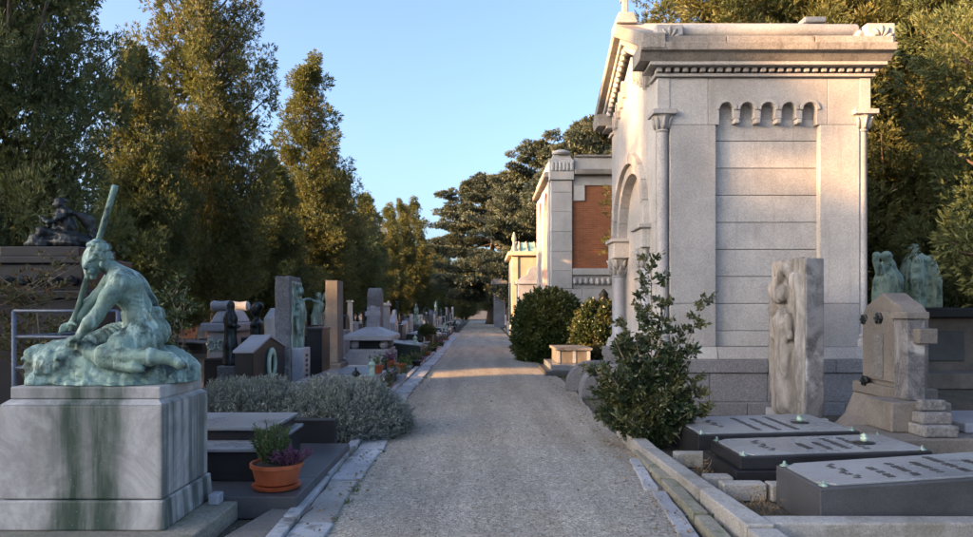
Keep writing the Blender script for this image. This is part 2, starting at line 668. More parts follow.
# the stained marble of the statue's pedestal
t = NT('stained_pedestal_marble')
xyz = t.sep()
veins = t.noise(2.2, 7, .7, dist=1.5)
c = t.mix(t.ramp(veins, .35, .68), (.30, .285, .27), (.52, .50, .47))
c = t.mix(t.ramp(t.noise(110, 3, .6), .4, .7, 0, .3), c, (.30, .28, .27))
wob = t.math('MULTIPLY', t.math('SUBTRACT', t.noise(1.0, 5, .6, t.map((4, 4, 1.3))), .5), .5)
dx = t.math('ABSOLUTE', t.math('ADD', t.math('ADD', xyz[0], 2.70), wob))
front = t.ramp(dx, .10, .40, 1, 0)
drip = t.ramp(t.noise(1.0, 6, .68, t.map((5, 5, .5))), .36, .62, .55, 1)
c = t.mix(t.math('MULTIPLY', t.math('MULTIPLY', front, drip), .99), c, (.010, .042, .025))
side = t.math('MULTIPLY', t.ramp(xyz[0], -2.20, -2.135), t.ramp(t.noise(1.0, 5, .6, t.map((9, 9, .4), loc=(3, 1, 2))), .40, .60, .15, .9))
c = t.mix(side, c, (.030, .058, .045))
speck = t.voro(26)
c = t.mix(t.ramp(speck, .05, .11, .35, 0), c, (.5, .52, .48))
M['pedestal'] = t.done(t.bsdf(c, .62, t.bump(t.noise(30, 5, .6), .003, .6)))

# carved veined marble of the relief stele
t = NT('veined_marble')
v = t.noise(3.2, 9, .72, t.map((1, 1, .6), rot=(0, .5, 0)), dist=.7)
c = t.mix(t.ramp(v, .36, .66), (.045, .044, .047), (.20, .195, .20))
c = t.mix(t.ramp(t.noise(1.7, 5, .6, t.map((1, 1, 1), loc=(2, 0, .7))), .56, .66, 0, .85), c, (.44, .44, .45))
c = t.mix(t.ramp(t.noise(40, 4, .7), .4, .7, 0, .4), c, (.24, .23, .23))
M['veined_marble'] = t.done(t.bsdf(c, .6, t.bump(t.noise(25, 4, .6), .004, .6)))
t = NT('carved_marble')
v = t.noise(3.5, 9, .72, t.map((1.6, 1.6, .5)), dist=.4)
c = t.mix(t.ramp(v, .36, .66), (.12, .105, .092), (.33, .305, .28))
c = t.mix(t.ramp(t.noise(1, 6, .7, t.map((24, 24, 2))), .5, .7, 0, .6), c, (.16, .14, .12))
M['carved_marble'] = t.done(t.bsdf(c, .7, t.bump(t.noise(25, 4, .6), .006, .6)))

# brick too far off for its courses to be told apart
t = NT('red_brick')
bt = t.n('ShaderNodeTexBrick')
t.set(bt.inputs['Vector'], t.map((1, 1, 1), rot=(R(-90), 0, 0)))
bt.inputs['Color1'].default_value = (.30, .085, .035, 1)
bt.inputs['Color2'].default_value = (.42, .13, .055, 1)
bt.inputs['Mortar'].default_value = (.36, .19, .11, 1)
bt.inputs['Scale'].default_value = 1
bt.inputs['Brick Width'].default_value = .24
bt.inputs['Row Height'].default_value = .065
bt.inputs['Mortar Size'].default_value = .007
c = t.mix(t.ramp(t.noise(2, 5, .6), .35, .7, 0, .35), bt.outputs[0], (.24, .085, .045))
M['brick'] = t.done(t.bsdf(c, .85))

t = NT('copper_roof')
c = t.mix(t.ramp(t.noise(3, 5, .6), .35, .65), (.20, .36, .27), (.34, .50, .38))
M['copper'] = t.done(t.bsdf(c, .6))

# ================================================================== ground and path
g = MB()
g.add([(-600, -300, -.03), (600, -300, -.03), (600, 1500, -.03), (-600, 1500, -.03)], [(0, 1, 2, 3)])
tag(g.build('ground', M['earth']), kind='structure')

rng = np.random.RandomState(3)
def edge(Y, left):
    if left:
        b = np.interp(Y, [-8, 5, 8, 14, 25, 60, 110], [-1.0, -1.05, -1.12, -1.36, -1.32, -1.5, -1.6])
        return b + .03 * math.sin(Y * .9) + .012 * math.sin(Y * 5.3 + 1) + .012 * math.sin(Y * 11.3)
    b = np.interp(Y, [-8, 5, 8, 14, 25, 60, 110], [1.42, 1.47, 1.62, 1.80, 1.62, 1.6, 1.6])
    return b + .03 * math.sin(Y * .8 + 2) + .012 * math.sin(Y * 5.1) + .012 * math.sin(Y * 12.1)
ys = np.concatenate([np.arange(-8, 30, .25), np.arange(30, 112, 1.0)])
vs, fs = [], []
NX = 14
for Y in ys:
    l, r = edge(Y, True) - .10, edge(Y, False) + .06
    for k in range(NX + 1):
        u = k / NX
        x = l + (r - l) * u
        z = .012 + .030 * math.sin(math.pi * u) + .008 * math.sin(x * 3 + Y * .9) * math.sin(Y * .57 + x)
        if k in (0, NX): z = .004
        vs.append((x, Y, z))
for i in range(len(ys) - 1):
    for k in range(NX):
        a = i * (NX + 1) + k
        fs.append((a, a + 1, a + NX + 2, a + NX + 1))
p = MB()
p.add(vs, fs)
tag(p.build('gravel_path', M['gravel'], smooth='all'), kind='structure')

# ================================================================== trees
def conifer(name, seed, H, Rm, base, prof, mat, n_limb=150, clump=.34, per=34, ll=.20, lw=.035, rise=.35, lean=(0, 0), squash=1., tiers=None, trunk_r=.2, n_leaf=4, sparse=0.):
    """builds one tree at the origin: an Empty with trunk, limbs and crown"""
    rng = np.random.RandomState(seed)
    root = thing(name, 'x', 'tree')
    tz = np.linspace(0, H * .96, 12)
    def axis(z):
        return np.array([lean[0] * (z / H) ** 1.5 + .10 * math.sin(z * .9 + seed), lean[1] * (z / H) ** 1.5 + .10 * math.cos(z * .7 + seed), z])
    MB().tube([axis(z) for z in tz], [trunk_r * (1 - .93 * (z / H)) * (1.35 if z < .1 else 1) for z in tz], 9).build('trunk', M['bark'], root, smooth='all')
    C, RC, OUT = [], [], []
    lm = MB()
    for i in range(n_limb):
        u = (i + rng.uniform()) / n_limb
        u = u ** 1.08
        if tiers is not None:
            u = min(1, max(0, tiers[rng.randint(len(tiers))] + rng.normal(0, .022)))
        z0 = base + (H - base) * u
        L = Rm * np.interp(u, *prof) * rng.uniform(.62, 1.12)
        az = i * 2.39996 + rng.normal(0, .35)
        out = np.array([math.cos(az), math.sin(az), 0])
        el = rise * (.4 + 1.1 * u) + rng.normal(0, .12)
        a0 = axis(z0 - L * math.tan(el) * .55)
        tip = axis(z0) + out * L + np.array([0, 0, L * math.tan(el) * .45])
        mid = (a0 + tip) / 2 + np.array([0, 0, -.08 * L])
        if i % 2 == 0 and L > .5:
            lm.tube([a0, mid, a0 + (tip - a0) * .93], [.045 + .012 * L, .03 + .006 * L, .012], 4)
        nc = max(2, int(L / (clump * .85)))
        for j in range(nc):
            tt = .25 + .75 * (j + rng.uniform(.2, 1)) / nc
            pc = a0 * (1 - tt) ** 2 + 2 * mid * tt * (1 - tt) + tip * tt * tt
            if rng.uniform() < sparse: continue
            C.append(pc + rng.normal(0, clump * .35, 3) * np.array([1, 1, squash]))
            RC.append(clump * rng.uniform(.65, 1.25) * (.75 + .35 * (1 - u)))
            OUT.append(out * (.5 + tt * .5))
    lm.build('limbs', M['bark'], root, smooth='all')
    V, Q = sprays(np.array(C), np.array(RC), np.array(OUT), per, ll, lw, rng, n_leaf=n_leaf, up=.45 * squash, squash=squash)
    mesh_np('crown', V, Q, mat, root, False)
    return root

P_CONE = ([0, .06, .2, .45, .75, .93, 1], [.55, .9, 1.0, .82, .45, .17, .03])
P_COL = ([0, .05, .2, .55, .8, .93, 1], [.5, .85, .95, 1.0, .75, .42, .08])
P_OVAL = ([0, .1, .35, .6, .85, 1], [.7, .95, 1., .9, .6, .1])

tall = conifer('thuja_tree', 1, 11.4, 2.3, 2.0, P_COL, M['thuja_brown'], 150, .40, 58, .135, .0165, .65, (-.3, .2), trunk_r=.22, sparse=.16, n_leaf=7)
cone = conifer('thuja_tree', 2, 12.2, 2.2, 1.9, P_CONE, M['thuja_brown'], 150, .38, 55, .145, .0175, .5, (.1, 0), trunk_r=.2, sparse=.10, n_leaf=7)
small = conifer('thuja_tree', 3, 8.2, 1.9, 1.9, P_CONE, M['thuja'], 140, .36, 55, .125, .0155, .5, (.15, 0), trunk_r=.17, sparse=.08, n_leaf=7)
broad = conifer('thuja_tree', 4, 10.8, 2.5, 1.7, P_OVAL, M['thuja'], 180, .42, 58, .125, .0155, .5, (.2, .1), trunk_r=.24, sparse=.12, n_leaf=7)
dark = conifer('conifer_tree', 5, 12.0, 2.9, 1.0, P_OVAL, M['yew'], 200, .46, 60, .135, .0170, .3, (0, 0), trunk_r=.25, sparse=.14, n_leaf=7)

def plant_tree(src, px, Y, label, group, s=1., sz=1., rz=0., first=False, x=None, cat='tree'):
    loc = (X(px, Y) if x is None else x, Y, -.03)
    if first:
        o = src
        o.location = loc
        o.rotation_euler = (0, 0, rz)
        o.scale = (s, s, s * sz)
        o['label'] = label
    else:
        o = copy_tree(src, loc, rz, (s, s, s * sz), label)
    o['group'] = group
    return o

LG = 'conifers lining the left side of the cemetery'
plant_tree(broad, -2, 11.2, 'dark broad thuja at far left behind the bronze statue', LG, .68, 1.58, .4, True)
plant_tree(small, 134, 17.0, 'shorter pointed thuja between the dark left edge tree and the tall ragged one', LG, .78, 1.22, 0, True)
plant_tree(tall, 214, 20.0, 'tall ragged thuja with bronzed top and bare twigs', LG, .84, 1.20, 1.2, True)
plant_tree(cone, 310, 30.0, 'slender conical thuja with orange sunlit tip standing clear against the sky', LG, 1.08, .93, 0, True)
plant_tree(small, 272, 24.5, 'low dark thuja tucked between the tall ragged tree and the conical one', LG, .95, .85, 2.)
plant_tree(broad, 165, 24.0, 'dense green thuja filling the gap behind the shorter pointed thuja', LG, .75, .80, 3.)
plant_tree(small, 343, 37.0, 'dark thuja directly right of the slender conical one', LG, 1.05, 1.0, 4.)
plant_tree(small, 364, 45.0, 'small pointed thuja with bronzed tip in the middle of the receding row', LG, 1.05, 1.03, 1.)
plant_tree(cone, 388, 56.0, 'left one of the three narrow distant thujas before the cedar', LG, .8, 1.02, 1.)
plant_tree(cone, 401, 60.0, 'middle one of the three narrow distant thujas before the cedar', LG, .85, 1.05, 3.)
plant_tree(cone, 414, 64.0, 'right one of the three narrow distant thujas before the cedar', LG, .9, 1.06, 5.)
BG_ = 'conifers standing behind the left row'
back = [(60, 23, broad, .62), (-5, 20, small, .7), (118, 27, broad, .66), (200, 33, small, 1.0), (243, 34, broad, .75), (290, 42, broad, .75), (325, 50, small, 1.1),
        (352, 62, broad, .9), (375, 74, broad, .95), (396, 84, broad, 1.0), (424, 92, broad, 1.05), (441, 100, dark, 1.0), (462, 108, dark, .8)]
BL_ = ['low conifer showing between the far left tree and the shorter pointed thuja', 'conifer at the extreme left edge, behind the far left tree', 'low dark conifer behind the shorter pointed thuja',
       'conifer behind the trunk of the tall ragged thuja', 'dark conifer just right of the tall ragged thuja, set back', 'dark conifer seen left of the conical thuja, set back', 'dark conifer behind the right flank of the conical thuja',
       'distant conifer behind the small pointed thuja', 'distant conifer left of the three narrow thujas', 'distant conifer behind the three narrow thujas', 'distant conifer between the narrow thujas and the cedar',
       'distant conifer under the left boughs of the cedar', 'low conifer closing the path below the cedar']
for i, (px, Y, s_, k) in enumerate(back):
    plant_tree(s_, px, Y, BL_[i], BG_, k, .85 if px < 300 else .9, i * 1.3)

# cedar: wide flat plates
cedar = conifer('cedar_tree', 11, 17.5, 7.8, 3.5, ([0, .15, .45, .75, .92, 1], [.75, 1., 1., .85, .62, .35]), M['cedar'], 150, .85, 90, .34, .06, .10, (0, 0), .30,
                tiers=[.0, .12, .25, .38, .5, .62, .73, .84, .93, 1.], trunk_r=.55, n_leaf=5, sparse=.15)
plant_tree(cedar, 492, 78.0, 'large spreading cedar with flat grey green layers at the end of the path', 'cedar', .95, .97, .3, True)
del cedar['group']
cedar2 = plant_tree(cedar, 553, 62.0, 'cedar crown rising behind the brick mausoleum', 'cedar', .86, 1.05, 2.)
cedar3 = plant_tree(cedar, 612, 52.0, 'cedar crown peeping between the brick and the stone mausoleum', 'cedar', .84, 1.05, 4.)
for o in (cedar2, cedar3): del o['group']

RG = 'conifers behind the stone mausoleum'
rt = [(720, 20.5, dark, 1.10, 1.05, 'conifer rising above the left half of the stone mausoleum roof'),
      (800, 19.5, dark, 1.15, 1.05, 'conifer rising above the right half of the stone mausoleum roof'),
      (890, 18.5, dark, 1.05, 1.08, 'conifer just right of the stone mausoleum cornice'),
      (955, 19.0, dark, 1.05, 1.1, 'dark conifer above the green bronze cloaked figures'),
      (1010, 21.0, dark, 1.15, 1.1, 'conifer at the right edge behind the sunlit statue')]
for i, (px, Y, s_, k, sz, lb) in enumerate(rt):
    plant_tree(s_, px, Y, lb, RG, k, sz, i * 1.1 + .4, i == 0)
near_branch = plant_tree(broad, 1090, 11.5, 'nearer conifer whose feathery bough hangs into the top right corner', RG, .95, 1.15, 2.5)

# added tree belt, mostly unseen: shades path and graves, backs the left rows
OG = 'added tree belt shading the graves from the left'
rb_ = random.Random(5)
yy = -22.0
i = 0
while yy < 112:
    if abs(yy - 6.0) < 1.7:  # gap kept open to let a strip of sun onto the path
        yy = 7.75
    src = (small, broad, dark)[i % 3]
    top = {0: 8.2, 1: 10.8, 2: 12.0}[i % 3]
    Ht = (rb_.uniform(7.2, 8.6) if yy < 1 else rb_.uniform(5.6, 7.4)) if yy < 60 else rb_.uniform(8, 11)
    k = rb_.uniform(.82, 1.0)
    near_gap = 4.0 < yy < 8.0
    plant_tree(src, 0, yy, 'low dense conifer in the added shade belt behind the left rows', OG, k * (.55 if near_gap else 1), Ht / top / (k * (.55 if near_gap else 1)), rb_.uniform(0, 6), x=-25 + rb_.uniform(-.8, .8))
    yy += rb_.uniform(2.5, 3.3)
    if 4.0 < yy < 5.2: yy = 5.1
    i += 1
for (bx, by) in ((-26.6, 9.6), (-26.6, 2.4), (-27.5, 11.6), (-27.6, 7.75), (-30.0, 7.0)):  # more added trees, set to close stray gaps in the shade
    plant_tree(broad, 0, by, 'low dense conifer in the added shade belt behind the left rows', OG, .62 if by in (7.75, 7.0) else .8, 8.4 / 10.8 / (.62 if by in (7.75, 7.0) else .8), by, x=bx)
FG = 'added unseen conifers dappling the sun from the left'
for i in range(7):  # unseen trees added to dapple the sun on the stone mausoleum
    Ht = rb_.uniform(13.6, 17.0)
    plant_tree((cone, tall, small)[i % 3], 0, -23.5 + i * 2.5 + rb_.uniform(-.6, .6), 'tall conifer added out of view at left to dapple the sun', FG, 1.1, Ht / (12.2, 11.4, 8.2)[i % 3] / 1.1, i * 1.7, x=-46 + rb_.uniform(-4, 4))
for (bx, by, bh) in ((-44.0, -7.2, 14.2),):  # one more, added to shade the mausoleum front
    plant_tree(tall, 0, by, 'tall conifer added out of view at left to dapple the sun', FG, 1.1, bh / 11.4 / 1.1, by, x=bx)
EG = 'conifers closing the view behind the cedar'
for i in range(9):
    plant_tree((dark, broad)[i % 2], 0, 112 + 3 * (i % 3), 'dark conifer closing the end of the path', EG, 1.0, .7 + .1 * (i % 4), i * 2., x=-11 + i * 4.2)

# ================================================================== stone mausoleum
MX0, MX1, MY0, MY1 = 2.77, 6.12, 11.0, 14.9
MYC = (MY0 + MY1) / 2
LS, LD, PS = M['limestone'], M['limestone_dark'], M['plinth_stone']
maus = thing('stone_mausoleum', 'large pale stone mausoleum with gabled roof and round arched portal facing the path', 'mausoleum', (4.4, MYC, 0))
box('wall_core', LS, maus, MX0 + .16, MX1 - .16, MY0 + .16, MY1 - .16, -.02, 5.3, 0)
# base: step, plinth courses, moulding
def course(name, mat, x0, x1, y0, y1, z0, z1, cuts_x, gap=.006, bevel=.012, tx=0):
    """near and far sides are laid in separate blocks, the front and back sides run through"""
    xs = [x0] + cuts_x + [x1]
    for a, b in zip(xs[:-1], xs[1:]):
        box(name, mat, maus, a + gap / 2, b - gap / 2, y0, y0 + .5, z0, z1, bevel, 0, tx)
    n = 4
    for k in range(n):
        a = y0 + .5 + (y1 - y0 - .5) * k / n
        b = y0 + .5 + (y1 - y0 - .5) * (k + 1) / n
        box(name, mat, maus, x0, x0 + .5, a + gap, b, z0, z1, bevel, tx, 0)
        box(name, mat, maus, x1 - .5, x1, a + gap, b, z0, z1, bevel, tx, 0)
course('base_step', PS, MX0 - .24, MX1 + .24, MY0 - .24, MY1 + .24, -.03, .17, [3.3, 4.1, 4.95, 5.6])
course('plinth_block', PS, MX0 - .14, MX1 + .14, MY0 - .14, MY1 + .14, .172, .62, [3.55, 4.45, 5.2])
course('plinth_block', PS, MX0 - .17, MX1 + .17, MY0 - .17, MY1 + .17, .626, .83, [3.2, 4.45, 5.5])
course('base_moulding', LS, MX0 - .10, MX1 + .10, MY0 - .10, MY1 + .10, .833, 1.02, [3.70, 5.33], tx=.06)
# near side wall
WZ0, WZ1, JZ = 1.022, 5.25, 4.51
PX0, PX1 = X(716, 11), X(820, 11)
CXL, CXR = 2.97, 5.95
for z0, z1 in ((WZ0, 1.70), (1.704, JZ)):
    box('wall_block', LS, maus, CXL, PX0 - .002, MY0, MY0 + .3, z0, z1, .008)
    box('wall_block', LS, maus, PX1 + .002, CXR, MY0, MY0 + .3, z0, z1, .008)
cz = [WZ0, 1.27, 1.70, 2.13, 2.56, 2.99, 3.42, 3.85, 4.28]
for a, b in zip(cz, cz[1:] + [4.62]):
    box('panel_block', LS, maus, PX0 - .01, PX1 + .01, MY0 + .115, MY0 + .3, a + .004, b - .004, .008)
box('niche_back', LS, maus, PX0 - .01, PX1 + .01, MY0 + .15, MY0 + .3, 4.624, 5.0, 0)
# upper course: five small arches over the panel
NA = 5
aw = (PX1 - PX0) / NA
ar = aw * .34
pts = [(PX0 - .12, WZ1 - .004), (PX0 - .12, JZ + .004), (PX0, JZ + .004)]
for k in range(NA):
    cx = PX0 + aw * (k + .5)
    if k: pts += [(PX0 + aw * k - .0, JZ + .10)]
    pts += [(cx - ar, JZ + .10)] if k else [(cx - ar, JZ + .004)]
    for j in range(0, 11):
        a = math.pi - math.pi * j / 10
        pts.append((cx + ar * math.cos(a), JZ + .24 + ar * math.sin(a)))
    pts += [(cx + ar, JZ + .10)] if k < NA - 1 else [(cx + ar, JZ + .004)]
pts += [(PX1, JZ + .004), (PX1 + .12, JZ + .004), (PX1 + .12, WZ1 - .004)]
MB().prism(pts, 'y', MY0 + .001, MY0 + .17).build('arcade', LS, maus, .006)
for k in range(1, NA):
    cx = PX0 + aw * k
    MB().box(cx - .045, cx + .045, MY0 - .02, MY0 + .12, JZ + .02, JZ + .098).build('corbel', LS, maus, .02)
for k in range(NA):
    cx = PX0 + aw * (k + .5)
    pp = []
    for j in range(0, 13):
        a = math.pi - math.pi * j / 12
        pp.append((cx + (ar + .045) * math.cos(a), JZ + .24 + (ar + .045) * math.sin(a)))
    for j in range(12, -1, -1):
        a = math.pi - math.pi * j / 12
        pp.append((cx + (ar + .004) * math.cos(a), JZ + .24 + (ar + .004) * math.sin(a)))
    MB().prism(pp, 'y', MY0 - .025, MY0 + .05).build('arch_moulding', LS, maus)
box('wall_block', LS, maus, CXL - .1, PX0 - .125, MY0, MY0 + .3, JZ + .004, WZ1 - .004, .008)
box('wall_block', LS, maus, PX1 + .125, CXR + .1, MY0, MY0 + .3, JZ + .004, WZ1 - .004, .008)
# corner piers and engaged corner columns
for (x0, x1, cx) in ((MX0, CXL - .004, MX0 + .10), (CXR + .004, MX1, MX1 - .10)):
    box('corner_pier', LS, maus, x0 + (.09 if cx < 4 else 0), x1 - (.09 if cx > 4 else 0), MY0 + .09, MY0 + .32, WZ0, 5.246, .01)
    col = MB().lathe([(.135, WZ0), (.135, WZ0 + .10), (.115, WZ0 + .13), (.125, WZ0 + .18), (.088, WZ0 + .23), (.085, 4.40), (.105, 4.42), (.095, 4.45)], (cx, MY0 + .09, 0), 18).build('corner_column', LS, maus, smooth=True)
    cp = MB().lathe([(.10, 4.45), (.115, 4.52), (.15, 4.64), (.17, 4.66)], (cx, MY0 + .09, 0), 18).build('capital', LS, maus, smooth=True)
    lv = MB()
    for k in range(8):
        a = 2 * math.pi * k / 8
        d = Vector((math.cos(a), math.sin(a), 0))
        lv.tube([Vector((cx, MY0 + .09, 4.46)) + d * .11, Vector((cx, MY0 + .09, 4.58)) + d * .14, Vector((cx, MY0 + .09, 4.63)) + d * .175], [.028, .03, .012], 5)
    lv.build('acanthus', LS, cp, smooth='all')
    box('abacus', LS, maus, cx - .19, cx + .19, MY0 - .1, MY0 + .28, 4.662, 4.74, .012)
    box('corner_block', LS, maus, x0 - .002, x1, MY0 - .012, MY0 + .3, 4.745, 5.246, .008)
# cornice on the near side (runs on round all sides): bed, dentils, corona
EX0, EX1 = 2.44, 6.33
EY0, EY1 = MY0 - .36, MY1 + .36
for sgn, ya in ((1, MY0), (-1, MY1)):
    yy = lambda d: ya + sgn * d
    lo, hi = sorted((yy(-.06), yy(.35)))
    box('cornice_bed', LS, maus, MX0 - .05, MX1 + .05, lo, hi, 5.252, 5.30, .006)
    k = 0
    xx = MX0 - .03
    lo, hi = sorted((yy(-.11), yy(.05)))
    while xx < MX1:
        box('dentil', LS, maus, xx, xx + .085, lo, hi, 5.312, 5.385, .015)
        xx += .135
    lo, hi = sorted((yy(-.20), yy(.35)))
    box('cornice_band', LS, maus, MX0 - .16, MX1 + .16, lo, hi, 5.387, 5.44, .006)
    pr = [(-.20, 5.442), (-.30, 5.55), (-.36, 5.56), (-.38, 5.67), (-.30, 5.69), (.3, 5.69), (.3, 5.442)]
    MB().prism([(yy(a), b) for a, b in pr], 'x', EX0, EX1).build('cornice', LD, maus, .008)
# roof: stone slabs in three overlapping courses to each side
RZ, EZ = 6.75, 5.69
sl = (RZ - EZ) / (MYC - EY0)
for sgn in (1, -1):
    for k in range(3):
        a, b = k / 3, (k + 1) / 3
        ys = [EY0 + .03 + (MYC - EY0 - .03) * t for t in (a, b)]
        zs = [EZ + sl * (y - EY0) + .015 for y in ys]
        xs = [EX0 + .03, 3.75, 5.1, EX1 - .03]
        for i in range(3):
            x0, x1 = xs[i] + .003, xs[i + 1] - .003
            y0, y1 = ys
            if sgn < 0: y0, y1 = 2 * MYC - y0, 2 * MYC - y1
            o = MB()
            o.add([(x0, y0, zs[0] - .08), (x1, y0, zs[0] - .08), (x1, y1, zs[1] - .08), (x0, y1, zs[1] - .08),
                   (x0, y0, zs[0] + .06), (x1, y0, zs[0] + .06), (x1, y1, zs[1] + .02), (x0, y1, zs[1] + .02)],
                  [(3, 2, 1, 0), (4, 5, 6, 7), (0, 1, 5, 4), (1, 2, 6, 5), (2, 3, 7, 6), (3, 0, 4, 7)])
            o.build('roof_slab', LD if k == 0 else LS, maus, .015)
MB().prism([(MYC - .20, RZ - .10), (MYC - .14, RZ + .10), (MYC + .14, RZ + .10), (MYC + .20, RZ - .10)], 'x', EX0, EX1).build('ridge_stone', LS, maus, .02)
# rolls lying along the roof edge
for sgn in (1, -1):
    yb = EY0 + .25 if sgn > 0 else EY1 - .25
    MB().lathe([(.10, EX0 + .5), (.11, EX0 + .52), (.11, EX1 - .52), (.10, EX1 - .5)], (0, yb, EZ + .24), 14, ax='x').build('roof_roll', LS, maus, smooth=True)
# raking cornices over front and back
def rake(xa, xb, off0, off1, name, mat):
    for sgn in (1, -1):
        def P(y, dz):
            return (y if sgn > 0 else 2 * MYC - y, EZ + sl * (y - EY0) + dz)
        y0 = (EY0 - .02 if off1 > 0 else MY0 - .12) if xa < 4 else EY0 + .45
        MB().prism([P(y0, off0), P(y0, off1), P(MYC, off1), P(MYC, off0)], 'x', xa, xb).build(name, mat, maus, .01)
for (xa, xb, xc, xd) in ((2.46, 2.80, 2.58, 2.84), (6.31, 6.06, 6.24, 6.02)):
    rake(xa, xb, -.10, .12, 'raking_cornice', LD)
    rake(xc, xd, -.24, -.105, 'raking_moulding', LS)
    for sgn in (1, -1):                       # egg and dart run as little blocks
        n = 15
        for k in range(n):
            y = MY0 - .02 + (MYC - MY0) * (k + .4) / n
            z = EZ + sl * (y - EY0) - .325
            yy_ = y if sgn > 0 else 2 * MYC - y
            MB().lathe([(.02, -.05), (.06, -.03), (.07, .02), (.05, .075)], ((xc + .10 if xc < 4 else xc - .10), yy_, z), 8).build('egg_moulding', LS, maus, smooth=True)
# front wall with arched opening, and back wall
AR_O, AR_I, SPR = 1.42, 1.08, 3.02
def gable(y0, y1, zb):
    return [(y0, zb), (y0, 5.42), (MYC, 5.42 + sl * (MYC - y0) + .0), (y1, 5.42), (y1, zb)]
ZF = SPR
arc = [(MYC + AR_O * math.cos(math.pi * j / 28), SPR + AR_O * math.sin(math.pi * j / 28)) for j in range(29)]
outl = [(MY0 + .10, ZF), (MY0 + .10, 5.40), (MYC, 5.40 + sl * (MYC - MY0) - .02), (MY1 - .10, 5.40), (MY1 - .10, ZF)] + arc
MB().prism(outl, 'x', MX0, MX0 + .25).build('front_gable', LS, maus)
MB().prism([(MY0 + .1, 1.03), (MY0 + .1, 5.40), (MYC, 5.40 + sl * (MYC - MY0) - .02), (MY1 - .1, 5.40), (MY1 - .1, 1.03)], 'x', MX1 - .25, MX1).build('back_gable', LS, maus)
for (ya, yb) in ((MY0 + .10, MYC - AR_O), (MYC + AR_O, MY1 - .10)):
    zz = WZ0
    while zz < SPR - .1:
        z2 = min(zz + .5, SPR)
        box('wall_block', LS, maus, MX0, MX0 + .25, ya, yb, zz + .003, z2 - .003, .006)
        zz = z2
# small stepped arches under the rake
for sgn in (1, -1):
    for k in range(4):
        y = MY0 + .62 + k * .27
        yy_ = y if sgn > 0 else 2 * MYC - y
        z = EZ + sl * (y - EY0) - .62
        pp = [(yy_ + .105 * math.cos(math.pi * j / 10), z + .105 * math.sin(math.pi * j / 10)) for j in range(11)] + [(yy_ - .105, z - .22), (yy_ - .065, z - .25), (yy_ - .065, z)]
        pp += [(yy_ + .065 * math.cos(math.pi * j / 10), z + .065 * math.sin(math.pi * j / 10)) for j in range(9, 0, -1)] + [(yy_ + .065, z), (yy_ + .065, z - .25), (yy_ + .105, z - .22)]
        MB().prism(pp, 'x', MX0 - .07, MX0 + .01).build('gable_arch', LS, maus, .008)
# portal: archivolt in two orders, imposts, columns, door
def ring(r0, r1, xa, xb, name, n=11):
    for j in range(n):
        a0 = math.pi * (j + .012) / n
        a1 = math.pi * (j + 1 - .012) / n
        pp = [(MYC + r0 * math.cos(a0 + (a1 - a0) * q / 4), SPR + r0 * math.sin(a0 + (a1 - a0) * q / 4)) for q in range(5)]
        pp += [(MYC + r1 * math.cos(a0 + (a1 - a0) * q / 4), SPR + r1 * math.sin(a0 + (a1 - a0) * q / 4)) for q in range(4, -1, -1)]
        MB().prism(pp, 'x', xa, xb).build(name, LS, maus, .008)
ring(1.26, AR_O + .02, MX0 - .10, MX0 + .3, 'voussoir')
ring(AR_I, 1.255, MX0 - .02, MX0 + .55, 'voussoir')
ring(.86, AR_I - .004, MX0 + .20, MX0 + .7, 'voussoir')
for sgn in (-1, 1):
    yc = MYC + sgn * 1.16
    box('portal_jamb', LS, maus, MX0 + .12, MX0 + .6, min(yc, yc + sgn * .26), max(yc, yc + sgn * .26), .83, 2.62, .01)
    lo, hi = sorted((MYC + sgn * .90, MYC + sgn * 1.50))
    box('impost', LS, maus, MX0 - .14, MX0 + .6, lo, hi, 2.63, 2.94, .01)
    box('impost_cap', LS, maus, MX0 - .20, MX0 + .6, lo - .05, hi + .05, 2.944, 3.015, .015)
    yk = MYC + sgn * 1.22
    MB().lathe([(.19, .83), (.19, .95), (.15, 1.0), (.165, 1.06), (.135, 1.12), (.125, 2.25), (.145, 2.27), (.13, 2.30)], (MX0 + .02, yk, 0), 16).build('portal_column', M['grey_marble'], maus, smooth=True)
    pc = MB().lathe([(.13, 2.30), (.15, 2.42), (.20, 2.58), (.22, 2.625)], (MX0 + .02, yk, 0), 16).build('capital', LS, maus, smooth=True)
    lv = MB()
    for ring_ in range(2):
        for k in range(8):
            a = 2 * math.pi * (k + ring_ * .5) / 8
            d = Vector((math.cos(a), math.sin(a), 0))
            z0 = 2.31 + .12 * ring_
            lv.tube([Vector((MX0 + .02, yk, z0)) + d * (.14 + .02 * ring_), Vector((MX0 + .02, yk, z0 + .12)) + d * (.17 + .03 * ring_), Vector((MX0 + .02, yk, z0 + .17)) + d * (.22 + .03 * ring_)], [.035, .038, .012], 5)
    lv.build('acanthus', LS, pc, smooth='all')
box('portal_floor', PS, maus, MX0 - .1, MX0 + .62, MYC - 1.2, MYC + 1.2, .64, .83, .01)
door = box('door', M['bronze_dark'], maus, MX0 + .62, MX0 + .68, MYC - .9, MYC + .9, .83, 3.9, 0)
for k in range(9):
    y = MYC - .8 + .2 * k
    MB().tube([(MX0 + .60, y, .85), (MX0 + .60, y, 3.7)], .018, 6).build('bar', M['black_iron'], door)
for k in range(5):
    box('rail', M['black_iron'], door, MX0 + .575, MX0 + .622, MYC - .88, MYC + .88, 1.0 + k * .62, 1.05 + k * .62, .004)
# steps
for k in range(4):
    box('step', PS, maus, 1.98 + .2 * k, 2.80, 12.99, 13.69, -.02 + .002 + .16 * k, .16 * (k + 1) - .02, .012)
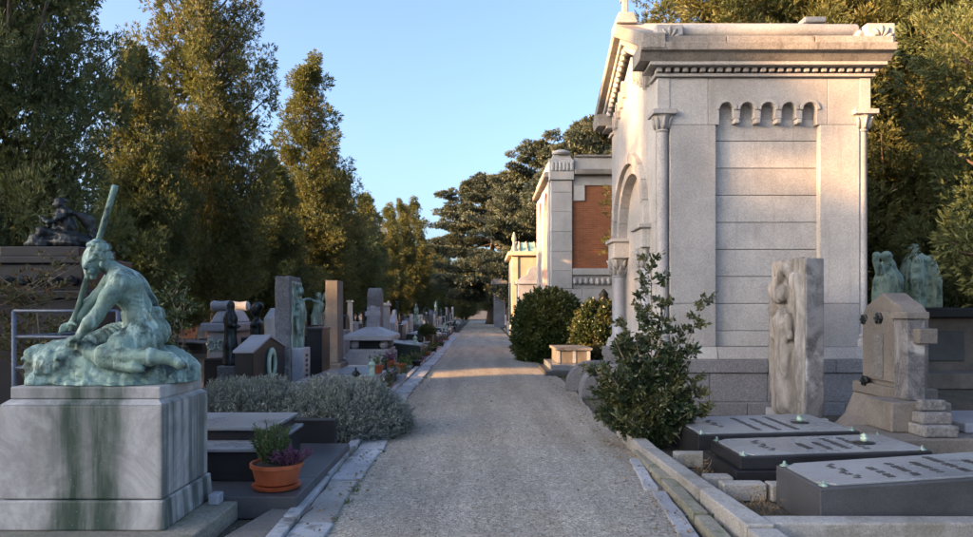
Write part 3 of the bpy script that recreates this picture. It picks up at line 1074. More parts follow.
# palmette blocks on the roof corners
def palmette(x, y, z, s, parent):
    b = box('palmette_block', LS, parent, x - .22 * s, x + .22 * s, y - .08 * s, y + .12 * s, z, z + .30 * s, .02)
    f = MB()
    for k in range(5):
        a = R(18 + 36 * k)
        c = Vector((x, y - .085 * s, z + .06 * s))
        d = Vector((math.cos(a), 0, math.sin(a)))
        f.tube([c + d * .05 * s, c + d * .13 * s, c + d * .20 * s], [.012 * s, .035 * s, .015 * s], 6)
    f.build('palmette', LS, b, smooth='all')
palmette(X(668, 10.8), 10.78, 5.69, .95, maus)
palmette(6.12, 10.78, 5.69, 1.0, maus)
sc_ = SDF((5.72, 10.66, 5.66), (6.0, 10.94, 6.02), .02)
sc_.chain([(5.96, 10.8, 5.74), (5.86, 10.8, 5.70), (5.78, 10.8, 5.78), (5.83, 10.8, 5.86), (5.90, 10.8, 5.84)], [.07, .06, .055, .05, .04], .02)
sc_.build('scroll', LS, maus)
box('ridge_block', LS, maus, 5.9, 6.3, MYC - .2, MYC + .2, RZ + .10, RZ + .20, .02)
# pedestal and cross at the apex
box('cross_base', LS, maus, 2.46, 2.86, MYC - .22, MYC + .22, RZ + .08, RZ + .30, .02, .06, .06)
cr = MB().box(2.61, 2.71, MYC - .06, MYC + .06, RZ + .30, RZ + .95).build('cross', LS, maus, .015)
MB().box(2.612, 2.708, MYC - .24, MYC + .24, RZ + .62, RZ + .735).build('cross_arm', LS, cr, .015)

# stair cheeks with rounded ends, beside the steps
def cheek(y0, y1, xs0, label):
    xs1, h = 2.58, .60
    pts = [(xs1, -.02), (xs0, -.02)]
    r = .50
    for j in range(0, 13):
        a = math.pi - (math.pi / 2) * j / 12
        pts.append((xs0 + r + r * math.cos(a), h - r + r * math.sin(a)))
    pts.append((xs1, h))
    root = thing('stair_cheek', label, 'stair wall', (2.2, (y0 + y1) / 2, 0), 'rounded stair cheeks')
    MB().prism(pts, 'y', y0, y1).build('cheek_wall', M['plinth_stone'], root, .02)
    pp = [(p[0] * .92 + .17, p[1] * .82 + .03) for p in pts]
    MB().prism(pp, 'y', y0 - .012, y0 + .02).build('cheek_panel', M['plinth_stone'], root, .008)
cheek(12.72, 12.98, 1.80, 'nearer rounded grey stone cheek of the mausoleum steps')
cheek(13.70, 13.96, 1.68, 'farther rounded grey stone cheek of the mausoleum steps')

# ================================================================== brick mausoleum behind
BX0, BX1, BY0, BY1 = 2.50, 7.0, 25.0, 31.0
bm_ = thing('brick_mausoleum', 'tall red brick mausoleum with white stone corner piers behind the laurel bush', 'mausoleum', (4.7, 28, 0))
WM = M['pale_limestone']
box('wall_core', WM, bm_, BX0 + .2, BX1 - .2, BY0 + .2, BY1 - .2, -.02, 6.9, 0)
box('red_base', M['brick'], bm_, BX0 - .1, BX1 + .1, BY0 - .1, BY1 + .1, -.02, .80, .02)
for k, (z0, z1, e) in enumerate([(.804, 1.30, .12), (1.304, 1.85, .08), (1.854, 2.35, .05)]):
    xs = [BX0, 3.6, 4.8, 5.9, BX1]
    for a, b in zip(xs[:-1], xs[1:]):
        box('base_block', WM, bm_, a - (e if a == BX0 else -.004), b + (e if b == BX1 else -.004), BY0 - e, BY0 + .25, z0, z1, .015)
    for j in range(4):
        a = BY0 + .26 + (BY1 - BY0 - .26) * j / 4
        box('base_block', WM, bm_, BX0 - e, BX0 + .3, a + .006, a + (BY1 - BY0 - .26) / 4, z0, z1, .015)
for k in range(16):
    xx = X(575, 25) + k * .2
    if xx < BX1 - .7:
        MB().lathe([(.03, 0), (.085, .05), (.09, .16), (.05, .24)], (xx, BY0 - .02, 2.50), 8).build('frieze_leaf', WM, bm_, smooth=True)
box('frieze', WM, bm_, X(572, 25) + .02, BX1 - .8, BY0 + .02, BY0 + .25, 2.36, 2.84, .01)
box('sill', WM, bm_, X(572, 25) + .02, BX1 - .8, BY0 - .08, BY0 + .25, 2.845, 3.08, .02)
box('brick_panel', M['brick'], bm_, X(572, 25) + .02, BX1 - .8, BY0 + .08, BY0 + .26, 3.085, 6.05, 0)
for (x0, x1) in ((BX0, X(572, 25)), (BX1 - .78, BX1)):
    zz = [2.36, 3.0, 3.7, 4.4, 5.1, 5.8]
    for a, b in zip(zz, zz[1:] + [6.22]):
        box('pier_block', WM, bm_, x0, x1, BY0 - .06, BY0 + .3, a, b - .008, .015)
    cp = box('pier_capital', WM, bm_, x0 - .06, x1 + .06, BY0 - .14, BY0 + .3, 6.23, 6.95, .02)
    for k in range(6):
        xx = x0 + .04 + k * (x1 - x0 - .08) / 5
        MB().box(xx - .045, xx + .045, BY0 - .20, BY0 - .141, 6.55, 6.85).build('flute', WM, cp, .02)
    MB().box(x0 - .02, x1 + .02, BY0 - .1, BY0 + .3, 6.951, 7.15, .1, .1).build('pier_cap', WM, bm_, .03)
    MB().lathe([(.30, 7.15), (.34, 7.2), (.30, 7.27), (.12, 7.33)], ((x0 + x1) / 2, BY0 + .1, 0), 14).build('finial', WM, bm_, smooth=True)
box('lintel_block', WM, bm_, X(573, 25) + .02, X(585, 25), BY0 + .0, BY0 + .26, 5.5, 6.05, .02)
box('brick_frieze', WM, bm_, X(572, 25) + .02, BX1 - .8, BY0 + .02, BY0 + .26, 6.055, 6.40, .01)
box('cornice', LD, bm_, X(572, 25) + .08, BX1 - .86, BY0 - .22, BY0 + .3, 6.41, 6.60, .03)
box('parapet', WM, bm_, X(572, 25) + .08, BX1 - .86, BY0 - .02, BY0 + .3, 6.605, 7.05, .02)
box('coping', LD, bm_, X(572, 25) + .08, BX1 - .86, BY0 - .1, BY0 + .38, 7.055, 7.13, .02)
# path side: two arched bays between piers
for j in range(3):
    y = BY0 + .31 + j * 2.4
    box('side_pier', WM, bm_, BX0 - .05, BX0 + .3, y, y + .7, 2.36, 6.3, .02)
box('side_cornice', LD, bm_, BX0 - .22, BX0 + .3, BY0 + .31, BY1, 6.41, 6.60, .03)
box('side_parapet', WM, bm_, BX0 - .04, BX0 + .3, BY0 + .31, BY1, 6.605, 7.05, .02)
for j in range(2):
    y = BY0 + 1.02 + j * 2.4
    pp = [(y, 5.6), (y, 6.3), (y + 1.68, 6.3), (y + 1.68, 5.6)] + [(y + .84 + .8 * math.cos(math.pi * q / 12), 5.3 + .8 * math.sin(math.pi * q / 12)) for q in range(13)]
    MB().prism(pp, 'x', BX0 - .02, BX0 + .25).build('side_arch', WM, bm_)
    box('bay_brick', M['brick'], bm_, BX0 + .12, BX0 + .24, y, y + 1.68, 2.36, 6.0, 0)

# ================================================================== cream mausoleum with green copper roof
CX0, CX1, CY0, CY1 = 1.98, 6.0, 44.0, 50.0
cm = thing('cream_mausoleum', 'small cream mausoleum with striped green copper roof beyond the brick one', 'mausoleum', (4, 47, 0))
box('wall', M['cream_wall'], cm, CX0, CX1, CY0, CY1, -.02, 5.0, .02)
box('base', WM, cm, CX0 - .12, CX1 + .12, CY0 - .12, CY1 + .12, -.02, .8, .02)
for x in (CX0 - .05, CX1 - .35):
    box('corner_pier', M['cream_wall'], cm, x, x + .4, CY0 - .08, CY0 + .3, .81, 5.0, .02)
box('cornice', M['cream_wall'], cm, CX0 - .3, CX1 + .3, CY0 - .3, CY1 + .3, 5.0, 5.26, .05)
rz = 6.0
rb = MB().add([(CX0 - .2, CY0 - .2, 5.262), (CX1 + .2, CY0 - .2, 5.262), (CX1 + .2, CY1 + .2, 5.262), (CX0 - .2, CY1 + .2, 5.262), (CX0 + .5, CY0 + 1.6, rz), (CX1 - .5, CY0 + 1.6, rz), (CX1 - .5, CY1 - 1.6, rz), (CX0 + .5, CY1 - 1.6, rz)],
              [(3, 2, 1, 0), (4, 5, 6, 7), (0, 1, 5, 4), (1, 2, 6, 5), (2, 3, 7, 6), (3, 0, 4, 7)]).build('roof', M['copper'], cm)
for k in range(9):
    x = CX0 - .1 + k * .52
    x2 = min(max(x, CX0 + .5), CX1 - .5)
    MB().tube([(x, CY0 - .2, 5.29), (x2 * .75 + x * .25, CY0 + 1.6, rz + .02)], .05, 5).build('standing_seam', M['cream_wall'], rb)
MB().lathe([(.2, 5.26), (.16, 5.5), (.07, 5.8), (.16, 6.05), (.04, 6.5)], (CX0 + .1, CY0, 0), 8).build('pinnacle', M['cream_wall'], cm, smooth=True)
box('door', M['bronze_dark'], cm, CX0 - .03, CX0 + .05, CY0 + 2.2, CY0 + 3.8, .6, 3.4, .01)

# grey gabled tomb in front of it
gt = thing('gabled_tomb', 'small grey stone tomb with round headed gable in front of the cream mausoleum', 'tomb', (3.0, 38, 0))
GX0, GX1, GY0 = X(518, 38), X(552, 38), 38.0
box('wall', M['grey_marble'], gt, GX0, GX1, GY0, GY0 + 1.6, -.02, 3.0, .02)
box('cornice', M['grey_marble'], gt, GX0 - .12, GX1 + .12, GY0 - .12, GY0 + 1.7, 3.0, 3.2, .03)
pp = [(GX0 - .05, 3.2), (GX0 + .2, 3.4), ((GX0 + GX1) / 2 - .45, 3.5)] + [((GX0 + GX1) / 2 + .42 * math.cos(math.pi * j / 10), 3.55 + .42 * math.sin(math.pi * j / 10)) for j in range(10, -1, -1)] + [((GX0 + GX1) / 2 + .45, 3.5), (GX1 - .2, 3.4), (GX1 + .05, 3.2)]
MB().prism(pp, 'y', GY0 - .05, GY0 + .5).build('gable', M['grey_marble'], gt, .02)

# ================================================================== statue on its pedestal, left foreground
ped = thing('statue_pedestal', 'stained pale marble pedestal with a dark green streak under the bronze statue', 'pedestal', (-2.7, 5.1, 0))
PX = (-3.28, -2.12, 4.69, 5.54)
PM = M['pedestal']
box('bottom_slab', M['mossy_stone'], ped, -3.6, X(257, 5.9), 4.28, 5.98, -.03, .118, .012)
box('plinth', PM, ped, PX[0], PX[1], PX[2], PX[3], .12, .318, .012, .012, .012)
box('die', PM, ped, PX[0] + .03, PX[1] - .03, PX[2] + .03, PX[3] - .03, .324, .955, .01)
MB().box(PX[0] + .03, PX[1] - .03, PX[2] + .03, PX[3] - .03, .957, .992, .045, .045).build('chamfer', PM, ped)
box('cap', PM, ped, PX[0] + .075, PX[1] - .062, PX[2] + .075, PX[3] - .062, .993, 1.078, .01)
tag(box('floodlight', M['grey_marble'], None, -2.07, -1.99, 5.30, 5.42, .119, .20, .012), 'tiny grey box lamp at the pedestal corner', 'lamp')
tag(MB().add([(-1.80, 4.55, .0), (-1.48, 4.75, .0), (-1.32, 5.52, .0), (-1.62, 5.46, .0), (-1.80, 4.55, .055), (-1.48, 4.75, .05), (-1.32, 5.52, .055), (-1.62, 5.46, .06)],
             [(3, 2, 1, 0), (4, 5, 6, 7), (0, 1, 5, 4), (1, 2, 6, 5), (2, 3, 7, 6), (3, 0, 4, 7)]).build('loose_slab', M['brown_stone'], None, .01),
    'loose tilted cream stone slab between pedestal step and pale paving', 'stone slab')

def q(px, py, y=5.1):
    return (X(px, y), y, Z(py, y))
BG = M['bronze_green']
st = thing('bronze_statue', 'green bronze statue of a bowed seated man with a staff on a rock', 'statue', (-2.68, 5.1, 1.078))
rk = SDF((-3.32, 4.72, 1.072), (-2.05, 5.52, 1.50), .013)
for c, r in ((q(74, 366, 5.10), (.28, .28, .21)), (q(56, 371, 5.08), (.17, .25, .19)), (q(150, 370, 5.20), (.30, .26, .19)), (q(174, 377, 5.16), (.19, .25, .15)), (q(112, 376, 5.06), (.38, .25, .14)), (q(120, 360, 5.28), (.40, .19, .20)), (q(118, 384, 5.1), (.55, .34, .12)), (q(48, 380, 4.98), (.12, .18, .10))):
    rk.ell(c, r, .035)
rk.rough(.018, 14, 4, 2)
rk.ridge(.030, 17, 6, 3)
rk.build('rock', BG, st)
b = SDF((-3.16, 4.70, 1.16), (-2.04, 5.44, 2.13), .0072)
# trunk
b.ell(q(146, 334, 5.14), (.125, .17, .13), .04)
b.cap(q(145, 325, 5.14), q(141, 306, 5.14), .125, .112, .04, flat=(1, 1.25))
b.ell(q(130, 290, 5.13), (.125, .175, .165), .05, rot=Matrix.Rotation(R(-28), 3, 'Y'))
b.cap(q(119, 279, 5.01), q(119, 277, 5.25), .078, .078, .05)
b.cap(q(136, 284, 5.03), q(139, 300, 5.06), .05, .04, .03)
b.cap(q(136, 284, 5.21), q(139, 300, 5.20), .05, .04, .03)
b.cap(q(144.5, 280, 5.12), q(157, 318, 5.13), .014, .012, .03, cut=True)
# neck and head
b.cap(q(115, 271, 5.12), q(104, 264, 5.10), .064, .056, .03)
HC = q(97, 257, 5.08)
b.ell(HC, (.092, .080, .105), .02, rot=Matrix.Rotation(R(30), 3, 'Y'))
b.ell(q(91, 265, 5.05), (.058, .060, .070), .025)                       # face, turned a little to the viewer
b.cap(q(87.5, 262, 5.00), q(84.5, 267.5, 4.985), .011, .015, .010)       # nose
b.cap(q(90, 260.5, 4.985), q(85, 260.5, 5.035), .012, .012, .010)        # brow
b.ell(q(89.5, 263.5, 4.975), (.013, .012, .010), .006, cut=True)
b.ell(q(84.5, 263.5, 5.02), (.013, .012, .010), .006, cut=True)
b.cap(q(88, 271, 4.99), q(86.5, 271, 5.01), .006, .006, .005, cut=True)
b.ell(q(101, 264, 5.00), (.016, .010, .026), .008)                       # ear
b.ell(q(91, 273, 5.04), (.042, .046, .036), .02)                        # beard
rg = random.Random(3)
for k in range(80):                                                     # curls of hair
    a, e = rg.uniform(0, 6.28), rg.uniform(-.25, 1.5)
    d = Vector((math.cos(a) * math.cos(e), math.sin(a) * math.cos(e), math.sin(e)))
    if d.x < -.1 and d.z < .55: continue
    b.ell((HC[0] + d.x * .090 + .008, HC[1] + d.y * .082, HC[2] + d.z * .106 + .006), (.021, .019, .019), .005)
for k in range(16):
    b.ell((X(90, 5.03) + rg.uniform(-.03, .035), 5.02 + rg.uniform(-.035, .045), Z(274, 5.03) + rg.uniform(-.035, .02)), (.012, .012, .016), .005)
# muscles of the back, shoulder blades, ribs
b.ell(q(131, 284, 5.01), (.055, .045, .07), .02, rot=Matrix.Rotation(R(-30), 3, 'Y'))
b.ell(q(133, 283, 5.22), (.055, .045, .07), .02, rot=Matrix.Rotation(R(-30), 3, 'Y'))
for k in range(4):
    b.cap(q(127 + k * 2.2, 293 + k * 5, 4.985 + k * .006), q(138 + k * 2.2, 296 + k * 5, 5.01 + k * .006), .010, .012, .010)
b.cap(q(148, 290, 5.12), q(158, 322, 5.13), .016, .014, .03, cut=True)
b.ell(q(120, 282, 4.955), (.06, .05, .062), .02)
# near arm, straight down on to the knee
b.chain([q(119, 283, 4.97), q(110, 296, 4.93), q(97, 315, 4.90), q(90, 323, 4.88), q(80, 334, 4.87)], [.066, .058, .046, .046, .03], .025)
b.ell(q(76, 338, 4.87), (.045, .035, .022), .015)
for k in range(4):
    y0 = 4.842 + k * .018
    b.chain([q(74, 338, y0), q(69 + abs(k - 1.4), 341, y0 - .004), q(67.5 + abs(k - 1.4), 346, y0 - .004)], [.011, .010, .008], .006)
b.chain([q(77, 339, 4.90), q(72, 342, 4.925), q(70, 345, 4.93)], [.012, .011, .009], .008)
# far arm to the staff
b.chain([q(112, 280, 5.27), q(100, 296, 5.28), q(90, 304, 5.26)], [.064, .055, .046], .025)
b.chain([q(90, 304, 5.26), q(80, 315, 5.24), q(72, 324, 5.22)], [.046, .043, .03], .02)
b.ell(q(68, 327, 5.21), (.045, .032, .028), .012)
for k in range(4):
    b.chain([q(66, 324 + k * 2, 5.19), q(62 - k * .6, 326 + k * 2, 5.18), q(60, 329 + k * 2, 5.20)], [.011, .010, .009], .006)
b.chain([q(69, 324, 5.19), q(73, 323, 5.17), q(76, 325, 5.16)], [.012, .011, .009], .008)
# near leg folded, far leg tucked under
b.chain([q(146, 340, 5.04), q(124, 348, 4.93), q(105, 354, 4.87)], [.115, .092, .070], .03)
b.chain([q(105, 355, 4.87), q(128, 357, 4.86), q(150, 357, 4.85), q(170, 358, 4.86)], [.066, .062, .062, .040], .02)
b.chain([q(168, 358, 4.86), q(180, 364, 4.86), q(188, 367, 4.85)], [.04, .034, .02], .015)
for k in range(5):
    y0 = 4.83 + k * .013
    b.chain([q(185, 366, y0), q(192 - k * .5, 369, y0)], [.011, .008], .005)
b.chain([q(140, 338, 5.24), q(108, 340, 5.10), q(82, 344, 5.00)], [.112, .09, .068], .03)
b.chain([q(82, 346, 4.99), q(104, 360, 4.87), q(124, 367, 4.83)], [.062, .055, .036], .02)
b.chain([q(124, 367, 4.83), q(134, 368, 4.80), q(141, 369, 4.79)], [.036, .034, .022], .012)
b.ell(q(106, 300, 4.935), (.05, .045, .06), .02).ell(q(92, 321, 4.885), (.042, .04, .05), .015)
b.ell(q(136, 359, 4.845), (.09, .05, .055), .02).ell(q(104, 351, 4.85), (.045, .045, .045), .015)
b.rough(.004, 34, 8, 2)
body = b.build('figure', BG, st)
# cloth round the hips, its folds running to the knee
cl = SDF((-2.82, 4.82, 1.20), (-2.22, 5.40, 1.62), .0095)
cl.ell(q(148, 332, 5.14), (.142, .19, .128), .03)
cl.cap(q(142, 338, 5.04), q(124, 346, 4.95), .124, .106, .03)
cl.cap(q(138, 336, 5.22), q(114, 338, 5.12), .122, .104, .03)
cl.cap(q(147, 318, 5.13), q(140, 314, 5.14), .12, .122, .02)
P_ = np.meshgrid(*cl.ax, indexing='ij', sparse=True)
cl.d += (.009 * np.sin((P_[0] * .9 + P_[2] * .8 + .18 * np.sin(P_[1] * 16)) * 85)).astype(np.float32)
cl.rough(.004, 26, 2, 2)
cl.build('hip_cloth', BG, st)
a_, z_ = q(115.5, 185, 5.22), q(71, 331, 5.20)
MB().tube([a_, [(a_[i] * .97 + z_[i] * .03) for i in range(3)], z_], [.021, .023, .019], 10).build('staff', BG, st, smooth='all')

# ================================================================== dark granite tomb with flower bowl
tomb = thing('granite_tomb', 'two stepped dark granite tomb on a grey platform beside the stained pedestal', 'tomb', (-2.2, 6.5, 0))
xs = [-3.9, -2.6, X(297, 5.43)]
for a, b_ in zip(xs[:-1], xs[1:]):
    box('platform_stone', M['grey_granite'], tomb, a + .003, b_ - .003, 5.43, 6.05, -.02, .15, .006)
box('platform_stone', M['grey_granite'], tomb, -3.9, xs[2] - .003, 6.056, 7.62, -.02, .15, .006)
box('lower_block', M['dark_granite'], tomb, -3.7, -1.86, 5.92, 7.2, .152, .40, .006)
box('lower_slab', M['sky_sheen_slab'], tomb, -3.72, -1.83, 5.89, 7.22, .402, .432, .006)
box('upper_block', M['dark_granite'], tomb, -3.65, -1.90, 6.28, 7.15, .434, .52, .006)
box('upper_slab', M['sky_sheen_slab'], tomb, -3.66, -1.87, 6.25, 7.17, .522, .552, .006)
box('rear_kerb', M['dark_granite'], tomb, -3.9, -1.6, 7.64, 7.78, -.02, .40, .006)

pot = thing('flower_bowl', 'terracotta bowl of green and purple heather on the grey granite platform', 'flower pot', (X(277, 5.72), 5.72, .15))
cx, cy = X(277, 5.72), 5.72
MB().lathe([(.155, .151), (.185, .16), (.20, .185), (.165, .185)], (cx, cy, 0), 28).build('saucer', M['terracotta'], pot, smooth=True)
MB().lathe([(.14, .187), (.165, .20), (.20, .325), (.215, .33), (.215, .36), (.195, .36), (.19, .335), (.01, .33)], (cx, cy, 0), 28).build('bowl', M['terracotta'], pot, smooth=True)
MB().lathe([(.01, .334), (.186, .336), (.186, .343), (.01, .36)], (cx, cy, 0), 20).build('soil', M['soil'], pot, smooth='all')
r_ = np.random.RandomState(4)
def tuft(name, mat, parent, c, n, spread, height, ll, lw, r_, lean=(0, 0, 0), stemmat=None, jitter=.25, per=60):
    """upright sprigs clothed in small leaves"""
    VP, DP = [], []
    sm = MB()
    for k in range(n):
        a = r_.uniform(0, 6.28)
        rr = spread * math.sqrt(r_.uniform())
        base = np.array([c[0] + rr * .35 * math.cos(a), c[1] + rr * .35 * math.sin(a), c[2]])
        h = height * r_.uniform(.55, 1.1) * (1 - .3 * rr / spread)
        tip = base + np.array([rr * math.cos(a) + lean[0] * h, rr * math.sin(a) + lean[1] * h, h])
        if stemmat: sm.tube([base, (base + tip) / 2 + r_.normal(0, .01, 3), tip], [.004, .003, .002], 3)
        t_ = r_.uniform(.12, 1, per)[:, None]
        VP.append(base + (tip - base) * t_ + r_.normal(0, .004, (per, 3)))
        DP.append(unit((tip - base) / h + r_.normal(0, .75, (per, 3))))
    V, Q = leaves(np.concatenate(VP), np.concatenate(DP), ll, lw, r_, jit=jitter)
    mesh_np(name, V, Q, mat, parent, False)
    if stemmat: sm.build(name + '_stems', stemmat, parent)
tuft('green_heather', M['rosemary'], pot, (cx - .06, cy + .02, .34), 46, .13, .36, .034, .0045, r_, (-.05, 0, 0), M['stem'], .2, 90)
tuft('purple_heather', M['heather'], pot, (cx + .11, cy - .03, .345), 40, .13, .15, .024, .005, r_, (.35, -.1, 0), M['stem'], .3, 60)

# ================================================================== lavender hedge
def dome_bush(name, label, cat, c, r, n, per, ll, lw, mat, seed, sprig=.22, stem=M['stem'], leaf_n=1, up=.7, lumps=9, low=-.15):
    """rounded bush of many sprigs standing on an uneven dome, stems inside"""
    rng = np.random.RandomState(seed)
    root = thing(name, label, cat, (c[0], c[1], 0))
    a = rng.uniform(0, 2 * np.pi, n)
    e = np.arcsin(rng.uniform(low, 1, n))
    d = np.stack([np.cos(a) * np.cos(e), np.sin(a) * np.cos(e), np.sin(e)], 1)
    lump = np.ones(n)
    for k in range(lumps):
        w = unit(rng.normal(0, 1, 3) + np.array([0, -.3, .3]))
        th = rng.uniform(.80, .965)
        lump = np.maximum(lump, 1 + rng.uniform(.10, .26) * np.sqrt(np.clip((d @ w - th) / (1 - th), 0, 1)))
    lump *= rng.uniform(.62, 1.0, n) ** .5
    base = np.array(c) + d * np.array(r) * lump[:, None]
    D = unit(d + np.array([0, 0, up]) + rng.normal(0, .3, (n, 3)))
    t_ = rng.uniform(0, 1, (n, per, 1))
    P = base[:, None, :] + D[:, None, :] * t_ * sprig * rng.uniform(.5, 1.2, (n, 1, 1)) + rng.normal(0, .006, (n, per, 3))
    DD = D[:, None, :] + rng.normal(0, .6, (n, per, 3))
    V, Q = leaves(P.reshape(-1, 3), unit(DD.reshape(-1, 3)), ll, lw, rng, jit=.2)
    mesh_np('foliage', V, Q, mat, root, False)
    sm = MB()
    for k in range(26):
        j = rng.randint(n)
        o = np.array([c[0] + rng.uniform(-.5, .5) * r[0], c[1] + rng.uniform(-.4, .4) * r[1], -.03])
        sm.tube([o, (o + base[j]) / 2 + rng.normal(0, .03, 3), base[j]], [.018, .012, .005], 4)
    sm.build('stems', stem, root, smooth='all')
    return root
dome_bush('lavender_bush', 'wide grey green lavender bush spilling toward the path, its right half', 'bush', (-1.80, 9.0, .10), (.72, .70, .45), 3600, 16, .05, .006, M['lavender'], 3, sprig=.15, lumps=60)
dome_bush('lavender_bush', 'grey green lavender bush behind the dark granite tomb, left of the larger one', 'bush', (-3.0, 9.1, .10), (.85, .70, .45), 3200, 16, .05, .006, M['lavender'], 5, sprig=.15, lumps=60)

# ================================================================== left background, near part
# dark family monument with bronze group, far left
fm = thing('granite_monument', 'tall dark granite monument with stepped ledges at the far left edge', 'monument', (-6.0, 9.6, 0))
for (x0, x1, y0, y1, z0, z1) in ((-7.6, -5.15, 9.2, 10.8, -.02, 1.25), (-7.4, -5.25, 9.3, 10.7, 1.252, 1.75), (-7.5, -5.18, 9.22, 10.75, 1.752, 1.86), (-7.2, -5.35, 9.4, 10.6, 1.862, 2.22), (-7.3, -5.3, 9.34, 10.65, 2.222, 2.32), (-6.5, -5.42, 9.45, 10.4, 2.322, 2.46)):
    box('course', M['dark_granite'], fm, x0, x1, y0, y1, z0, z1, .015)
for k in range(9):
    MB().lathe([(.02, -.05), (.075, -.03), (.085, .03), (.03, .08)], (-7.15 + .21 * k, 9.33, 1.98), 10).build('bronze_rosette', M['bronze_dark'], fm, smooth=True)
bgp = SDF((-6.50, 9.45, 2.45), (-5.35, 10.35, 3.22), .017)
for (c, r) in (((-6.15, 9.9, 2.52), (.26, .28, .13)), ((-5.75, 9.9, 2.54), (.28, .27, .16)), ((-5.95, 9.95, 2.66), (.2, .2, .14))):
    bgp.ell(c, r, .03)
bgp.chain([(-5.85, 9.92, 2.60), (-5.82, 9.90, 2.78), (-5.88, 9.86, 2.93)], [.13, .10, .12], .03)
bgp.ell((-5.93, 9.82, 3.08), (.07, .07, .085), .015).ell((-5.91, 9.84, 3.11), (.075, .075, .07), .015)
bgp.chain([(-5.80, 9.80, 2.95), (-5.98, 9.68, 2.80), (-6.12, 9.72, 2.90)], [.05, .042, .03], .015)
bgp.chain([(-5.90, 9.98, 2.95), (-6.08, 9.98, 2.82), (-6.20, 9.88, 2.74)], [.05, .042, .03], .015)
bgp.chain([(-5.86, 9.85, 2.62), (-6.10, 9.72, 2.68), (-6.26, 9.70, 2.50)], [.085, .07, .05], .02)
bgp.chain([(-5.80, 9.98, 2.62), (-6.02, 9.90, 2.66), (-6.18, 9.86, 2.50)], [.085, .07, .05], .02)
bgp.chain([(-5.74, 9.92, 2.96), (-5.60, 9.98, 2.86), (-5.50, 10.0, 2.62)], [.05, .10, .04], .02, flat=(1, .5))
bgp.ridge(.018, 24, 5, 2)
tag(bgp.build('bronze_group', M['bronze_dark']), 'dark bronze sculptural group crowning the granite monument at far left', 'sculpture')

rail = thing('metal_railing', 'blue grey tubular metal railing behind the seated bronze statue', 'railing', (-3.5, 6.6, 0))
yr = 6.6
for px in (14, 118):
    MB().tube([(X(px, yr), yr, 0), (X(px, yr), yr, Z(311, yr))], .020, 8).build('post', M['iron'], rail, smooth='all')
for py in (311, 337, 368):
    MB().tube([(X(14, yr), yr, Z(py, yr)), (X(118, yr), yr, Z(py, yr))], .015, 8).build('rail', M['iron'], rail, smooth='all')
    MB().tube([(X(14, yr), yr, Z(py, yr)), (X(14, yr) - .1, yr + 1.6, Z(py, yr))], .015, 8).build('rail', M['iron'], rail, smooth='all')

def leafy_shrub(name, label, stems, mat, ll, lw, seed, per=26, stem_r=.012, spread=.16, cat='shrub', twigs=5):
    """stems: list of polylines; leaves in sprays along side twigs"""
    rng = np.random.RandomState(seed)
    b0 = stems[0][0]
    root = thing(name, label, cat, (b0[0], b0[1], 0))
    sm = MB()
    Pp, Dp = [], []
    for pl in stems:
        pl = [np.array(p, float) for p in pl]
        sm.tube(pl, list(np.linspace(stem_r, stem_r * .35, len(pl))), 5)
        for i in range(len(pl) - 1):
            for k in range(twigs):
                t_ = rng.uniform()
                o = pl[i] * (1 - t_) + pl[i + 1] * t_
                a = rng.uniform(0, 6.28)
                d = unit(np.array([math.cos(a), math.sin(a), rng.uniform(.0, .9)]))
                L = spread * rng.uniform(.5, 1.4)
                sm.tube([o, o + d * L], [stem_r * .35, stem_r * .15], 3)
                tt = rng.uniform(.15, 1, (per, 1))
                Pp.append(o + d * L * tt + rng.normal(0, .012, (per, 3)))
                Dp.append(unit(d + rng.normal(0, .8, (per, 3))))
    sm.build('stems', M['stem'], root, smooth='all')
    V, Q = leaves(np.concatenate(Pp), np.concatenate(Dp), ll, lw, rng, .35, .2)
    mesh_np('foliage', V, Q, mat, root, False)
    return root
M['rose'] = leafmat('sparse_rose_leaves', (.06, .07, .03), (.13, .12, .05), (.16, .06, .03), trans=.25, big=6)
rr = random.Random(9)
st_ = []
for k in range(11):
    x0, y0 = -5.0 + rr.uniform(-.3, .3), 8.0 + rr.uniform(-.2, .3)
    st_.append([(x0, y0, 0), (x0 + rr.uniform(-.4, .3), y0 + rr.uniform(-.2, .2), .9), (x0 + rr.uniform(-.7, .5), y0 + rr.uniform(-.3, .3), 1.6), (x0 + rr.uniform(-1.0, .7), y0 + rr.uniform(-.4, .4), 2.0 + rr.uniform(-.2, .35))])
leafy_shrub('rose_shrub', 'thin twiggy rose shrub with reddish leaves before the dark granite monument', st_, M['rose'], .06, .017, 4, 14, .010, .22, twigs=6)
st_ = []
for k in range(10):
    x0, y0 = -3.72 + rr.uniform(-.2, .2), 8.3 + rr.uniform(-.2, .2)
    st_.append([(x0, y0, 0), (x0 + rr.uniform(-.15, .15), y0, .7), (x0 + rr.uniform(-.3, .3), y0, 1.25), (x0 + rr.uniform(-.4, .4), y0, 1.75 + rr.uniform(-.3, .2))])
leafy_shrub('leafy_shrub', 'upright yellow green shrub directly right of the seated bronze statue', st_, M['laurel'], .075, .020, 6, 12, .012, .20, twigs=5)

